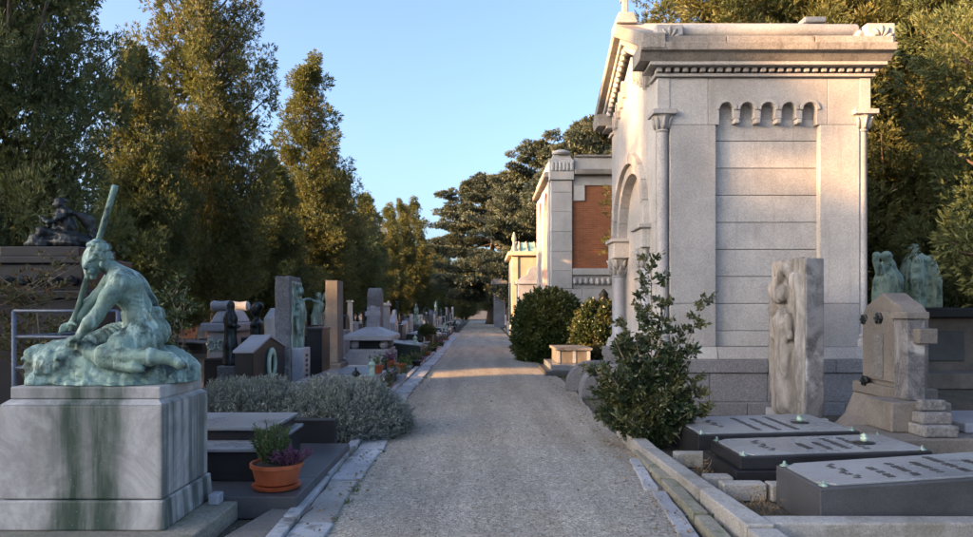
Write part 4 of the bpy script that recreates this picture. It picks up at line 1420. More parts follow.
# gabled dark headstone with bronze wreath
X0 = -3.42
gh = thing('gabled_headstone', 'dark gabled headstone with a green bronze wreath behind the lavender', 'headstone', (X0, 11.3, 0))
y1, y2 = 10.5, 12.2
ym = (y1 + y2) / 2
MB().prism([(y1, -.02), (y1, .95), (y1 + .28, 1.02), (ym, 1.16), (y2 - .28, 1.02), (y2, .95), (y2, -.02)], 'x', X0 - .28, X0).build('stone', M['dark_granite'], gh, .012)
MB().prism([(y1 - .02, .952), (y1 + .28, 1.022), (ym, 1.162), (y2 - .28, 1.022), (y2 + .02, .952), (y2 + .02, .99), (y2 - .28, 1.06), (ym, 1.20), (y1 + .28, 1.06), (y1 - .02, .99)], 'x', X0 - .30, X0 + .02).build('coping', M['grey_marble'], gh, .006)
wr = SDF((X0 - .01, ym - .3, .4), (X0 + .12, ym + .3, 1.05), .02)
for k in range(22):
    a = 2 * math.pi * k / 22
    wr.ell((X0 + .03, ym + .17 * math.cos(a), .72 + .22 * math.sin(a)), (.035, .05, .06), .012)
wr.build('wreath', M['bronze_pale'], gh)

def robe_figure(name, mat, lo, base, h, seed, parent=None, res=.028, hood=True, arms=True, lean=(0, 0), wide=1., rough=.010):
    """standing draped figure of height h on base point"""
    x, y, z = base
    s = SDF((x - .42 * wide * h / 1.7, y - .42 * wide * h / 1.7, z - .01), (x + .42 * wide * h / 1.7, y + .42 * wide * h / 1.7, z + h * 1.04), res)
    k = h / 1.75
    lx, ly = lean
    f = lambda u, dx=0, dy=0: (x + lx * u + dx * k, y + ly * u + dy * k, z + u * h)
    s.chain([f(0), f(.3), f(.55), f(.72), f(.82)], [.22 * k * wide, .18 * k * wide, .15 * k * wide, .18 * k * wide, .13 * k], .05)
    s.ell(f(.92), (.085 * k, .095 * k, .125 * k), .02)
    if hood: s.ell(f(.925, .01, .01), (.115 * k, .12 * k, .145 * k), .03)
    s.cap(f(.82), f(.9), .055 * k, .05 * k, .02)
    if arms:
        for sg in (-1, 1):
            s.chain([f(.80, 0, .17 * sg), f(.64, .04, .22 * sg), f(.60, .2, .10 * sg)], [.065 * k, .055 * k, .04 * k], .03)
            s.ell(f(.605, .23, .07 * sg), (.05 * k, .03 * k, .04 * k), .01)
    P = np.meshgrid(*s.ax, indexing='ij', sparse=True)
    ang = np.arctan2(P[1] - y, P[0] - x)
    fold = np.clip((z + h * .85 - P[2]) / h, 0, 1)
    s.d += (.018 * k * fold * np.sin(ang * 11 + np.sin(P[2] * 4 + seed) * 1.2)).astype(np.float32)
    s.rough(rough * k, 12, seed, 2)
    return s.build(name, mat, parent)

def wedge_bust(name, mat, base, k, seed, parent=None, res=.02, face=(-1, 0)):
    """head and shoulders"""
    x, y, z = base
    s = SDF((x - .32 * k, y - .32 * k, z), (x + .32 * k, y + .32 * k, z + .72 * k), res)
    fx, fy = face
    s.ell((x, y, z + .10 * k), (.20 * k if abs(fy) else .13 * k, .20 * k if abs(fx) else .13 * k, .20 * k), .04)
    s.ell((x, y, z + .24 * k), (.23 * k if abs(fy) else .12 * k, .23 * k if abs(fx) else .12 * k, .10 * k), .04)
    s.cap((x, y, z + .28 * k), (x + fx * .02, y + fy * .02, z + .42 * k), .065 * k, .058 * k, .03)
    s.ell((x + fx * .02, y + fy * .02, z + .53 * k), (.10 * k, .10 * k, .13 * k), .02)
    s.ell((x + fx * .05, y + fy * .05, z + .47 * k), (.06 * k, .06 * k, .07 * k), .02)
    s.ell((x + fx * .125 * k, y + fy * .125 * k, z + .50 * k), (.022 * k, .022 * k, .03 * k), .012)
    s.ell((x - fx * .02, y - fy * .02, z + .59 * k), (.105 * k, .105 * k, .09 * k), .02)
    s.rough(.006, 22, seed, 2)
    return s.build(name, mat, parent)

# tall rough stele with bronze figure and its base
rs = thing('rough_stele', 'tall rough grey stele with dark green bronze relief on its path side', 'stele', (-3.4, 12.7, 0))
sd = SDF((-3.66, 12.28, -.02), (-3.33, 13.14, 2.24), .022)
sd.box((-3.50, 12.71, 1.1), (.135, .40, 1.1), .01, .01)
sd.rough(.016, 26, 2, 2)
sd.build('stone', M['rough_grey'], rs)
rel = SDF((-3.40, 12.35, .80), (-3.18, 13.12, 2.16), .022)
rel.chain([(-3.34, 12.8, .84), (-3.33, 12.8, 1.3), (-3.32, 12.75, 1.65)], [.11, .10, .12], .04)
rel.ell((-3.30, 12.74, 1.95), (.07, .08, .10), .02)
rel.chain([(-3.32, 12.9, 1.75), (-3.27, 12.98, 1.55), (-3.25, 12.85, 1.4)], [.06, .05, .04], .02)
rel.chain([(-3.32, 12.6, 1.75), (-3.28, 12.52, 1.5), (-3.26, 12.5, 1.2)], [.06, .05, .04], .02)
rel.box((-3.37, 12.75, 1.5), (.03, .34, .62), .01, .01)
rel.rough(.012, 16, 3, 3)
rel.build('bronze_relief', M['bronze_green'], rs)
box('front_block', M['grey_marble'], rs, -3.36, -3.16, 12.42, 12.95, -.02, .92, .012)
for k in range(7):
    box('inscription_line', M['bronze_dark'], rs, -3.162, -3.152, 12.62, 12.76, .22 + k * .09, .265 + k * .09, 0)

# second stele, plain
ps = thing('plain_stele', 'plain tall brown grey stele right of the rough one', 'stele', (-3.7, 17.5, 0))
box('shaft', M['brown_stone'], ps, X(325, 17.2), X(338, 17.2), 17.2, 17.9, .3, 2.33, .015, .01, .01)
box('base', M['brown_stone'], ps, X(325, 17.2) - .1, X(338, 17.2) + .1, 17.1, 18.0, -.02, .298, .02)

# bust on a pillar, cloaked bronze, ornate sarcophagus
bp = thing('bust_pillar', 'dark stone pillar carrying the bronze bust behind the gabled headstone', 'pillar', (-4.1, 12.9, 0))
box('shaft', M['dark_granite'], bp, -4.36, -3.9, 12.7, 13.2, -.02, 1.10, .01)
tag(wedge_bust('bronze_bust', M['bronze_dark'], (-4.14, 12.95, 1.102), .95, 2), 'dark bronze bust of a man in profile facing left', 'bust')
cb = thing('figure_plinth', 'narrow grey plinth under the cloaked bronze figure', 'plinth', (-4.4, 12.4, 0))
box('shaft', M['rough_grey'], cb, X(221, 12.4), X(240, 12.4), 12.2, 12.65, -.02, .62, .012)
tag(robe_figure('cloaked_figure', M['bronze_dark'], None, (X(230, 12.4), 12.42, .622), 1.14, 4), 'small dark cloaked bronze figure standing left of the bust', 'statue')
sg = thing('sarcophagus', 'raised dark sarcophagus with ridged scrolled lid and green bronze wreaths at left', 'sarcophagus', (-4.8, 13.5, 0))
sx0, sx1 = X(203, 12.95), X(236, 12.95)
box('base', M['dark_granite'], sg, sx0, sx1, 12.95, 14.2, -.02, .70, .02)
box('chest', M['grey_marble'], sg, sx0 + .06, sx1 - .06, 13.01, 14.1, .702, 1.20, .02)
box('lid', M['grey_marble'], sg, sx0 - .04, sx1 + .04, 12.9, 14.25, 1.202, 1.36, .03)
box('lid_upper', M['grey_marble'], sg, sx0 + .1, sx1 - .1, 13.0, 14.1, 1.362, 1.60, .04, .12, .05)
for yk, zk, r in ((13.05, 1.68, .10), (14.05, 1.68, .10)):
    MB().lathe([(r * .7, sx0 + .12), (r, sx0 + .16), (r * .8, (sx0 + sx1) / 2), (r, sx1 - .16), (r * .7, sx1 - .12)], (0, yk, zk), 12, ax='x').build('scroll', M['grey_marble'], sg, smooth=True)
for k in range(3):
    wr = MB()
    cxk = sx0 + .14 + k * .19
    for j in range(10):
        a = 2 * math.pi * j / 10
        wr.lathe([(.005, -.03), (.035, 0), (.005, .03)], (cxk + .07 * math.cos(a), 12.99, .95 + .09 * math.sin(a)), 6)
    wr.build('wreath', M['bronze_pale'], sg, smooth='all')

# dark block headstone with long slabs
db = thing('block_headstone', 'dark polished block headstone before the plain brown stele', 'headstone', (-3.3, 14.6, 0))
box('block', M['dark_granite'], db, X(307, 14.2), X(322, 14.2), 14.2, 14.95, .02, 1.2, .012)
box('cap', M['grey_granite'], db, X(307, 14.2) - .02, X(322, 14.2) + .02, 14.18, 14.97, 1.202, 1.25, .008)

# ================================================================== paving along the path
pav = bpy.data.objects.new('pavement', None)
COL.objects.link(pav)
tag(pav, kind='structure')
rp = random.Random(12)
def quad_slab(name, mat, parent, pts, z0, z1s, bevel=.008):
    n = len(pts)
    vs = [(p[0], p[1], z0) for p in pts] + [(p[0], p[1], z) for p, z in zip(pts, z1s)]
    fs = [tuple(range(n - 1, -1, -1)), tuple(range(n, 2 * n))] + [(i, (i + 1) % n, (i + 1) % n + n, i + n) for i in range(n)]
    return MB().add(vs, fs).build(name, mat, parent, bevel)
def jag(pts, k, r):
    """break the straight edges of a slab a little"""
    out = []
    for i in range(len(pts)):
        a, b_ = pts[i], pts[(i + 1) % len(pts)]
        out.append(a)
        for j in range(1, k):
            u = j / k
            out.append((a[0] + (b_[0] - a[0]) * u + rp.uniform(-r, r), a[1] + (b_[1] - a[1]) * u + rp.uniform(-r, r)))
    return out
# left: two rows of worn slabs, a narrow one like a gutter edge and a broad one
ysl = [4.0, 5.15, 6.45, 7.75, 10.2, 11.6, 13.0, 14.5, 16.2, 18.0, 20, 22, 24.5, 27, 30, 33, 36, 40, 44, 48]
for i in range(len(ysl) - 1):
    a, b_ = ysl[i] + .012, ysl[i + 1] - .012
    ea, eb = edge(a, True) + .02, edge(b_, True) + .02
    if i == 2 or i > 3 or i == 3:
        pass
    wa = .30 if i < 4 else .34
    pts = jag([(ea - wa, a), (ea - rp.uniform(0, .05), a), (eb - rp.uniform(0, .05), b_), (eb - wa, b_)], 4 if i < 8 else 1, .015)
    z = [.040 + rp.uniform(-.006, .006)] * len(pts)
    quad_slab('paving_slab', M['pale_slab'] if i != 1 else M['kerb_stone'], pav, pts, -.02, z)
    pts = [(ea - wa - .12, a + .05), (ea - wa - .012, a + .05), (eb - wa - .012, b_ + .03), (eb - wa - .12, b_ + .03)]
    quad_slab('edging_slab', M['pale_slab'], pav, pts, -.02, [.075 + rp.uniform(-.01, .01)] * 4)
# right: broken flat stones beside the kerb
for (y0, y1, x0, x1, x2, x3, z) in ((6.15, 7.35, 1.43, 1.56, 1.66, 1.56, .045), (4.75, 6.05, 1.36, 1.50, 1.60, 1.48, .040), (3.6, 4.68, 1.28, 1.46, 1.52, 1.38, .04)):
    pts = jag([(x0, y0), (x1, y0), (x2, y1), (x3, y1)], 4, .012)
    quad_slab('paving_slab', M['pale_slab'], pav, pts, -.02, [z] * len(pts))
for (y0, y1, z) in ((6.35, 7.6, .085), (5.25, 6.30, .085), (4.1, 5.2, .08)):
    f_ = lambda y: np.interp(y, [4, 7.6], [1.545, 1.66])
    pts = jag([(f_(y0), y0), (f_(y0) + .12, y0), (f_(y1) + .12, y1), (f_(y1), y1)], 3, .008)
    quad_slab('edging_slab', M['mossy_stone'], pav, pts, -.02, [z] * len(pts))

# ================================================================== low graves on the left, receding along the path
def lantern(parent, x, y, z, k=1., mat=None):
    mat = mat or M['bronze_dark']
    b0 = MB().box(x - .06 * k, x + .06 * k, y - .06 * k, y + .06 * k, z, z + .03 * k).build('lantern', mat, parent)
    MB().box(x - .045 * k, x + .045 * k, y - .045 * k, y + .045 * k, z + .031 * k, z + .17 * k).build('lantern_body', mat, b0)
    MB().lathe([(.075 * k, 0), (.05 * k, .05 * k), (.012 * k, .08 * k), (.02 * k, .10 * k), (.004, .12 * k)], (x, y, z + .172 * k), 8).build('lantern_lid', mat, b0, smooth='all')
def vase(parent, x, y, z, k=1., mat=None):
    MB().lathe([(.05 * k, 0), (.055 * k, .02 * k), (.025 * k, .05 * k), (.06 * k, .13 * k), (.075 * k, .19 * k), (.055 * k, .24 * k), (.08 * k, .27 * k), (.02, .26 * k)], (x, y, z), 10).build('vase', mat or M['bronze_pale'], parent, smooth='all')

def grave(x0, x1, y0, y1, h, mat, label, head=None, hm=None, hh=1.2, cat='grave', extras=True, rs_=None, group=None, tilt=.05):
    """kerbed plot with a slab, its headstone at the x0 side (away from the path)"""
    rs_ = rs_ or rp
    root = thing('grave', label, cat, ((x0 + x1) / 2, (y0 + y1) / 2, 0), group)
    hm = hm or mat
    box('kerb', M['kerb_stone'] if rs_.random() < .4 else M['grey_granite'], root, x0 - .06, x1 + .06, y0 - .06, y1 + .06, -.02, .10, .012)
    sb = MB().add([(x0 + .02, y0, .102), (x1, y0, .102), (x1, y1, .102), (x0 + .02, y1, .102), (x0 + .02, y0, h + tilt), (x1, y0, h - .02), (x1, y1, h - .02), (x0 + .02, y1, h + tilt)],
                  [(3, 2, 1, 0), (4, 5, 6, 7), (0, 1, 5, 4), (1, 2, 6, 5), (2, 3, 7, 6), (3, 0, 4, 7)]).build('slab', mat, root, .012)
    if mat in (M['dark_granite'], M['grey_granite'], M['green_granite']):
        e = .05
        MB().add([(x0 + .08, y0 + e, h + tilt - .02), (x1 - e, y0 + e, h - .036), (x1 - e, y1 - e, h - .036), (x0 + .08, y1 - e, h + tilt - .02), (x0 + .08, y0 + e, h + tilt + .022), (x1 - e, y0 + e, h + .008), (x1 - e, y1 - e, h + .008), (x0 + .08, y1 - e, h + tilt + .022)],
                 [(3, 2, 1, 0), (4, 5, 6, 7), (0, 1, 5, 4), (1, 2, 6, 5), (2, 3, 7, 6), (3, 0, 4, 7)]).build('sheen_top_slab', M['sky_sheen_slab'], root, .006)  # added pale top, painting sky sheen on a dark slab
    ym = (y0 + y1) / 2
    w = (y1 - y0) * .42
    t_ = .22
    if head == 'block':
        box('headstone', hm, root, x0 - t_, x0, ym - w, ym + w, -.02, hh, .012)
        box('headstone_cap', hm, root, x0 - t_ - .03, x0 + .03, ym - w - .03, ym + w + .03, hh + .002, hh + .06, .012)
    elif head == 'round':
        pts = [(ym - w, -.02), (ym - w, hh - w)] + [(ym + w * math.cos(math.pi - math.pi * j / 10), hh - w + w * math.sin(math.pi * j / 10)) for j in range(1, 10)] + [(ym + w, hh - w), (ym + w, -.02)]
        MB().prism(pts, 'x', x0 - t_, x0).build('headstone', hm, root, .015)
    elif head == 'gable':
        MB().prism([(ym - w, -.02), (ym - w, hh * .82), (ym, hh), (ym + w, hh * .82), (ym + w, -.02)], 'x', x0 - t_, x0).build('headstone', hm, root, .015)
    elif head == 'cross':
        box('cross_base', hm, root, x0 - t_ - .1, x0 + .05, ym - .3, ym + .3, -.02, .42, .015, .04, .06)
        c_ = box('cross', hm, root, x0 - t_ + .02, x0 - .06, ym - .075, ym + .075, .422, hh, .012)
        MB().box(x0 - t_ + .022, x0 - .062, ym - .30, ym + .30, hh * .68, hh * .68 + .14).build('cross_arm', hm, c_, .012)
    elif head == 'pillar':
        box('pillar_base', hm, root, x0 - .36, x0, ym - .2, ym + .2, -.02, .30, .015)
        box('pillar', hm, root, x0 - .31, x0 - .05, ym - .14, ym + .14, .302, hh, .012, .03, .03)
        MB().box(x0 - .34, x0 - .02, ym - .17, ym + .17, hh + .002, hh + .10, .04, .04).build('pillar_cap', hm, root, .012)
    elif head == 'column':
        MB().lathe([(.22, -.02), (.22, .18), (.16, .22), (.15, hh * .9), (.18, hh * .93), (.18, hh), (.05, hh + .05)], (x0 - .18, ym, 0), 14).build('column', hm, root, smooth=True)
    elif head == 'figure':
        box('pedestal', hm, root, x0 - .36, x0, ym - .22, ym + .22, -.02, hh * .45, .015)
        robe_figure('figure', M['bronze_green'] if rs_.random() < .5 else M['bronze_dark'], None, (x0 - .18, ym, hh * .45), hh * .62, rs_.randint(1, 90), root, .04, arms=True)
    elif head == 'bust':
        box('pedestal', hm, root, x0 - .34, x0, ym - .2, ym + .2, -.02, hh * .62, .015, .02, .02)
        wedge_bust('bust', M['bronze_dark'] if rs_.random() < .6 else M['white_marble'], (x0 - .17, ym, hh * .62), .75, rs_.randint(1, 90), root, .035, (1, 0))
    elif head == 'urn':
        box('pedestal', hm, root, x0 - .36, x0, ym - .22, ym + .22, -.02, hh * .55, .015)
        MB().lathe([(.09, 0), (.05, .05), (.06, .09), (.17, .24), (.18, .34), (.12, .40), (.15, .43), (.03, .52)], (x0 - .18, ym, hh * .55), 12).build('urn', M['bronze_dark'], root, smooth=True)
    if extras:
        if rs_.random() < .75: lantern(root, x1 - .18, y0 + .2, h + .006, rs_.uniform(.9, 1.3), M['bronze_pale'] if rs_.random() < .4 else None)
        if rs_.random() < .65: vase(root, x1 - .2, y1 - .22, h + .006, rs_.uniform(.9, 1.2), M['bronze_pale'] if rs_.random() < .5 else M['bronze_dark'])
        if head in ('block', 'round', 'gable') and rs_.random() < .8:
            o_ = MB()
            for k in range(8):
                a = 2 * math.pi * k / 8
                o_.lathe([(.01, -.03), (.035, 0), (.01, .03)], (x0 + .012, ym - .1 + .09 * math.cos(a), hh * .66 + .11 * math.sin(a)), 6)
            o_.build('wreath', M['bronze_pale'], root, smooth='all')
    return root

DG, GG, NG, BR, WMb, GM, RGy = M['dark_granite'], M['grey_granite'], M['green_granite'], M['brown_stone'], M['white_marble'], M['grey_marble'], M['rough_grey']
grave(-3.05, -1.75, 10.6, 12.1, .42, DG, 'dark granite grave slab just beyond the lavender bush', None, tilt=.02)
grave(-3.05, -1.8, 12.5, 13.9, .40, GG, 'grey granite grave slab at the foot of the rough stele', None, tilt=.02)
grave(-3.0, -1.8, 14.2, 15.6, .34, DG, 'dark grave slab at the foot of the dark block headstone', None, tilt=.02)
grave(-3.2, -2.25, 16.1, 17.0, .15, GG, 'low grave slab before the plain brown stele, at the strip of sunlight', None, tilt=.0, extras=False)

# sarcophagus with low pyramidal lid on four balls and a cross on top
sp = thing('cross_sarcophagus', 'pale stone tomb with low pyramid lid on balls and a cross on top', 'tomb', (-3.2, 19.6, 0))
ax0, ax1, ay0, ay1 = X(346, 19.2), X(390, 19.2), 19.2, 20.9
box('base', GM, sp, ax0, ax1, ay0, ay1, -.02, .42, .02)
box('base_cap', GM, sp, ax0 + .05, ax1 - .05, ay0 + .05, ay1 - .05, .422, .52, .02)
for x in (ax0 + .2, ax1 - .2):
    for y in (ay0 + .2, ay1 - .2):
        MB().lathe([(.05, -.12), (.105, -.07), (.125, 0), (.105, .07), (.05, .12)], (x, y, .64), 14).build('ball_foot', GM, sp, smooth='all')
box('core', DG, sp, ax0 + .3, ax1 - .3, ay0 + .3, ay1 - .3, .522, .76, .01)
box('lid', GM, sp, ax0 - .08, ax1 + .08, ay0 - .08, ay1 + .08, .762, .90, .02)
MB().box(ax0 - .06, ax1 + .06, ay0 - .06, ay1 + .06, .902, 1.12, .50, .62).build('lid_top', GM, sp, .02)
xc, yc = (ax0 + ax1) / 2, (ay0 + ay1) / 2
box('cross_foot', GM, sp, xc - .16, xc + .16, yc - .12, yc + .12, 1.10, 1.22, .015)
cr_ = box('cross', GM, sp, xc - .08, xc + .08, yc - .06, yc + .06, 1.222, 1.72, .015)
MB().box(xc - .22, xc + .22, yc - .058, yc + .058, 1.42, 1.56).build('cross_arm', GM, cr_, .015)

# round topped stele and its neighbours
grave(-3.0, -1.85, 21.4, 22.9, .52, NG, 'dark green granite slab tomb right of the pyramid lidded one', None, tilt=.10)
rt_ = thing('round_stele', 'tall round topped grey stele behind the pyramid lidded tomb', 'stele', (-3.5, 22.6, 0))
w_ = .36
pts = [(-w_, -.02), (-w_, 1.95)] + [(w_ * math.cos(math.pi - math.pi * j / 12), 1.95 + w_ * math.sin(math.pi * j / 12)) for j in range(1, 12)] + [(w_, 1.95), (w_, -.02)]
MB().prism([(22.6 + a, b_) for a, b_ in pts], 'x', -3.62, -3.2).build('stone', RGy, rt_, .02)
MB().prism([(-3.62 + (a + w_) * .58 , b_) for a, b_ in [(-w_, .4), (-w_, 1.7), (w_, 1.7), (w_, .4)]], 'y', 22.20, 22.24).build('panel', GM, rt_, .01)
grave(-3.1, -1.9, 23.6, 25.0, .36, BR, 'brown stone grave with square grey pillar behind the green slab', 'pillar', GM, 1.75)
heads = ['block', 'pillar', 'gable', 'figure', 'round', 'cross', 'column', 'block', 'bust', 'gable', 'urn', 'pillar', 'round', 'cross', 'figure', 'block', 'column', 'gable', 'bust', 'pillar', 'round', 'block', 'cross', 'gable']
mats = [(DG, 'dark granite'), (GM, 'grey marble'), (BR, 'brown stone'), (WMb, 'white marble'), (GG, 'grey granite'), (NG, 'green granite')]
hw = {'block': 'block headstone', 'pillar': 'square pillar', 'gable': 'gabled headstone', 'figure': 'bronze figure', 'round': 'round topped headstone', 'cross': 'stone cross', 'column': 'short column', 'bust': 'bust on a pedestal', 'urn': 'urn on a pedestal'}
ordn = ['first', 'second', 'third', 'fourth', 'fifth', 'sixth', 'seventh', 'eighth', 'ninth', 'tenth', 'eleventh', 'twelfth', 'thirteenth', 'fourteenth', 'fifteenth', 'sixteenth', 'seventeenth', 'eighteenth', 'nineteenth', 'twentieth']
rgv = random.Random(21)
y = 25.6
for i in range(16):
    m, mn = mats[(i * 5 + 1) % 6]
    hm, hn = mats[(i * 3 + 1) % 6]
    hd = heads[(i * 5 + 2) % len(heads)]
    L = rgv.uniform(1.2, 1.6)
    hgt = rgv.uniform(.9, 1.6) if hd not in ('pillar', 'figure', 'column') else rgv.uniform(1.5, 2.2)
    grave(-3.2 + rgv.uniform(-.15, .15), -2.0 + rgv.uniform(-.1, .1), y, y + L, rgv.uniform(.22, .55), m,
          f'{mn} grave with {hn} {hw[hd]}, {ordn[i]} past the grey pillar', hd, hm, hgt, rs_=rgv, group='graves receding along the left of the path')
    y += L + rgv.uniform(.5, 1.0)
# far continuation, too small to tell apart
while y < 88:
    m, mn = mats[rgv.randint(0, 5)]
    hd = rgv.choice(heads)
    grave(-3.3, -2.1, y, y + 1.5, rgv.uniform(.2, .5), m, 'small distant grave near the far end of the left plots', hd, mats[rgv.randint(0, 5)][0], rgv.uniform(.9, 2.0), rs_=rgv, extras=False, group='distant graves at the far end of the left plots')
    y += 2.6
# second row behind, backing on to the trees
y = 15.6
for i in range(17):
    m, mn = mats[(i * 2 + 3) % 6]
    hm, hn = mats[(i * 4 + 1) % 6]
    hd = heads[(i * 7 + 3) % len(heads)]
    L = rgv.uniform(1.2, 1.7)
    hgt = rgv.uniform(1.1, 1.7) if hd not in ('pillar', 'figure', 'column', 'cross') else rgv.uniform(1.6, 2.3)
    if i == 0: hgt, hd = .8, 'block'
    grave(-6.1 + rgv.uniform(-.2, .2), -4.9, y, y + L, rgv.uniform(.25, .6), m, f'{mn} grave with {hn} {hw[hd]}, {ordn[i]} before the trees', hd, hm, hgt, rs_=rgv, extras=i < 6, group='graves of the second row before the trees')
    y += L + rgv.uniform(.6, 1.3)
while y < 85:
    m, mn = mats[rgv.randint(0, 5)]
    grave(-6.1, -4.9, y, y + 1.5, rgv.uniform(.2, .5), m, 'small distant grave in the far part of the row before the trees', rgv.choice(heads), mats[rgv.randint(0, 5)][0], rgv.uniform(1., 2.1), rs_=rgv, extras=False, group='distant graves of the second row')
    y += 3.0
# third row under and behind the trees
y = 19.5
for i in range(14):
    hd = rgv.choice(['block', 'pillar', 'gable', 'cross', 'round'])
    grave(-11.6, -10.4, y, y + 1.6, rgv.uniform(.3, .6), mats[rgv.randint(0, 5)][0], 'grave half hidden behind the trunks of the left thujas', hd, mats[rgv.randint(0, 4)][0], rgv.uniform(1.3, 2.2), rs_=rgv, extras=False, group='graves behind the tree trunks')
    y += rgv.uniform(2.6, 4.2)

# small stones standing between the two rows
y = 18.4
for i in range(15):
    m, mn = mats[(0, 4, 1, 0, 2, 4)[i % 6]]
    hd = ('block', 'gable', 'round', 'cross', 'block', 'urn')[(i * 5 + i // 3) % 6]
    hgt = rgv.uniform(.7, 1.25)
    if 18.6 < y < 20.2: y = 20.3
    grave(-4.30 + rgv.uniform(-.1, .1), -3.95, y, y + rgv.uniform(.7, .95), .16, m, f'small {mn} {hw[hd]}, {ordn[i]} between the two left rows', hd, m, hgt, rs_=rgv, extras=False, group='small stones between the two left rows')
    y += rgv.uniform(1.5, 2.3)

# bronze figure reaching out, behind the plain stele
rf = SDF((-5.05, 18.9, .9), (-4.2, 19.8, 2.25), .03)
rf.chain([(-4.55, 19.3, .9), (-4.55, 19.3, 1.4), (-4.47, 19.3, 1.72)], [.14, .13, .15], .05)
rf.ell((-4.47, 19.28, 1.98), (.09, .09, .11), .02)
rf.chain([(-4.45, 19.2, 1.80), (-4.7, 19.1, 1.9), (-4.95, 19.05, 1.86)], [.06, .045, .03], .02)
rf.chain([(-4.45, 19.4, 1.80), (-4.35, 19.45, 2.0), (-4.27, 19.4, 2.18)], [.06, .045, .03], .02)
rf.rough(.012, 14, 3, 2)
tag(rf.build('reaching_figure', M['bronze_green']), 'green bronze figure with outstretched arm left of the plain stele', 'statue')
fpl = thing('figure_plinth', 'dark plinth carrying the bronze figure with outstretched arm', 'plinth', (-4.55, 19.3, 0))
box('block', DG, fpl, -4.9, -4.2, 18.95, 19.65, -.02, .905, .015)

# small clipped bush and a few potted plants among the graves
dome_bush('clipped_bush', 'small round clipped dark bush among the graves by the path', 'bush', (X(427, 29.5), 29.5, .62), (.33, .33, .33), 700, 8, .08, .02, M['laurel'], 8, .06, lumps=3)
def potted(x, y, z, label, k=1., mat=None, seed=1):
    root = thing('potted_plant', label, 'potted plant', (x, y, z))
    MB().lathe([(.07 * k, z), (.10 * k, z + .13 * k), (.11 * k, z + .14 * k), (.11 * k, z + .16 * k), (.02, z + .15 * k)], (x, y, 0), 12).build('pot', M['terracotta'], root, smooth=True)
    tuft('plant', mat or M['rosemary'], root, (x, y, z + .14 * k), 14, .12 * k, .22 * k, .05, .012, np.random.RandomState(seed), (0, 0, 0), None, .3, 16)
potted(-1.95, 13.2, .395, 'small potted plant on the grey slab before the rough stele', 1.1, None, 3)
potted(-1.98, 15.2, .33, 'small potted plant on the dark slab by the strip of sunlight', 1.1, M['heather'], 5)
potted(-2.1, 18.2, -.02, 'potted plant on the ground beside the sunlit slab', 1.5, None, 6)

rq = random.Random(77)
y = 10.9
for i in range(22):
    if abs(y - 16.6) > .9:
        mt = (None, M['heather'], M['laurel'], None)[i % 4]
        root = thing('potted_plant', 'small potted plant among the graves at the left edge of the path', 'potted plant', (-1.72, y, -.02), 'potted plants at the left edge of the path')
        x_, k_ = edge(y, True) - .42 - rq.uniform(0, .12), rq.uniform(.9, 1.7)
        MB().lathe([(.07 * k_, -.02), (.10 * k_, .11 * k_), (.11 * k_, .12 * k_), (.11 * k_, .14 * k_), (.02, .13 * k_)], (x_, y, 0), 10).build('pot', (M['terracotta'], M['grey_marble'], M['bronze_dark'])[i % 3], root, smooth=True)
        tuft('plant', mt or M['rosemary'], root, (x_, y, .11 * k_), 14, .14 * k_, .24 * k_, .055, .014, np.random.RandomState(i + 50), (0, 0, 0), None, .3, 18)
    y += rq.uniform(.6, 1.6)

# brick house glimpsed between trunks
bh = thing('brick_house', 'reddish brick building glimpsed between the left tree trunks', 'building', (-17, 40, 0))
box('wall', M['brick'], bh, X(178, 40), X(208, 40), 40, 46, -.02, 3.4, 0)
box('roof', M['terracotta'], bh, X(176, 40), X(210, 40), 39.7, 46.3, 3.402, 3.9, .02, .5, 1.6)
for k in range(2):
    w0 = X(186 + 12 * k, 40)
    f0 = box('window', M['white_marble'], bh, w0 - .25, w0 + .25, 39.96, 40.02, 1.5, 2.6, 0)
    box('pane', M['black_iron'], f0, w0 - .2, w0 + .2, 39.94, 39.962, 1.55, 2.55, 0)

# ================================================================== right foreground: three grave slabs in a kerbed plot
def bronze_boss(parent, x, y, z, k=1.):
    MB().lathe([(.045 * k, 0), (.05 * k, .008 * k), (.022 * k, .022 * k), (.012 * k, .035 * k), (.018 * k, .045 * k), (.003, .055 * k)], (x, y, z), 10).build('corner_boss', M['bronze_green'], parent, smooth='all')
def lines(parent, x0, x1, y0, y1, zf, n, seed, mat=None):
    """raised lettering too worn to read: short strokes in lines across the slab"""
    r = random.Random(seed)
    for i in range(n):
        x = x0 + (x1 - x0) * (i + .5) / n
        o = MB()
        y = y0 + r.uniform(0, .08)
        ye = y1 - r.uniform(0, .25)
        while y < ye:
            l = r.uniform(.012, .034)
            dx = r.uniform(-.006, .006)
            z = zf(x)
            o.box(x - .028 + dx, x + .028 + dx, y, y + l * .55, z - .002, z + .007)
            y += l + (.035 if r.random() < .18 else .006)
        o.build('inscription_line', mat or M['grey_granite'], parent)
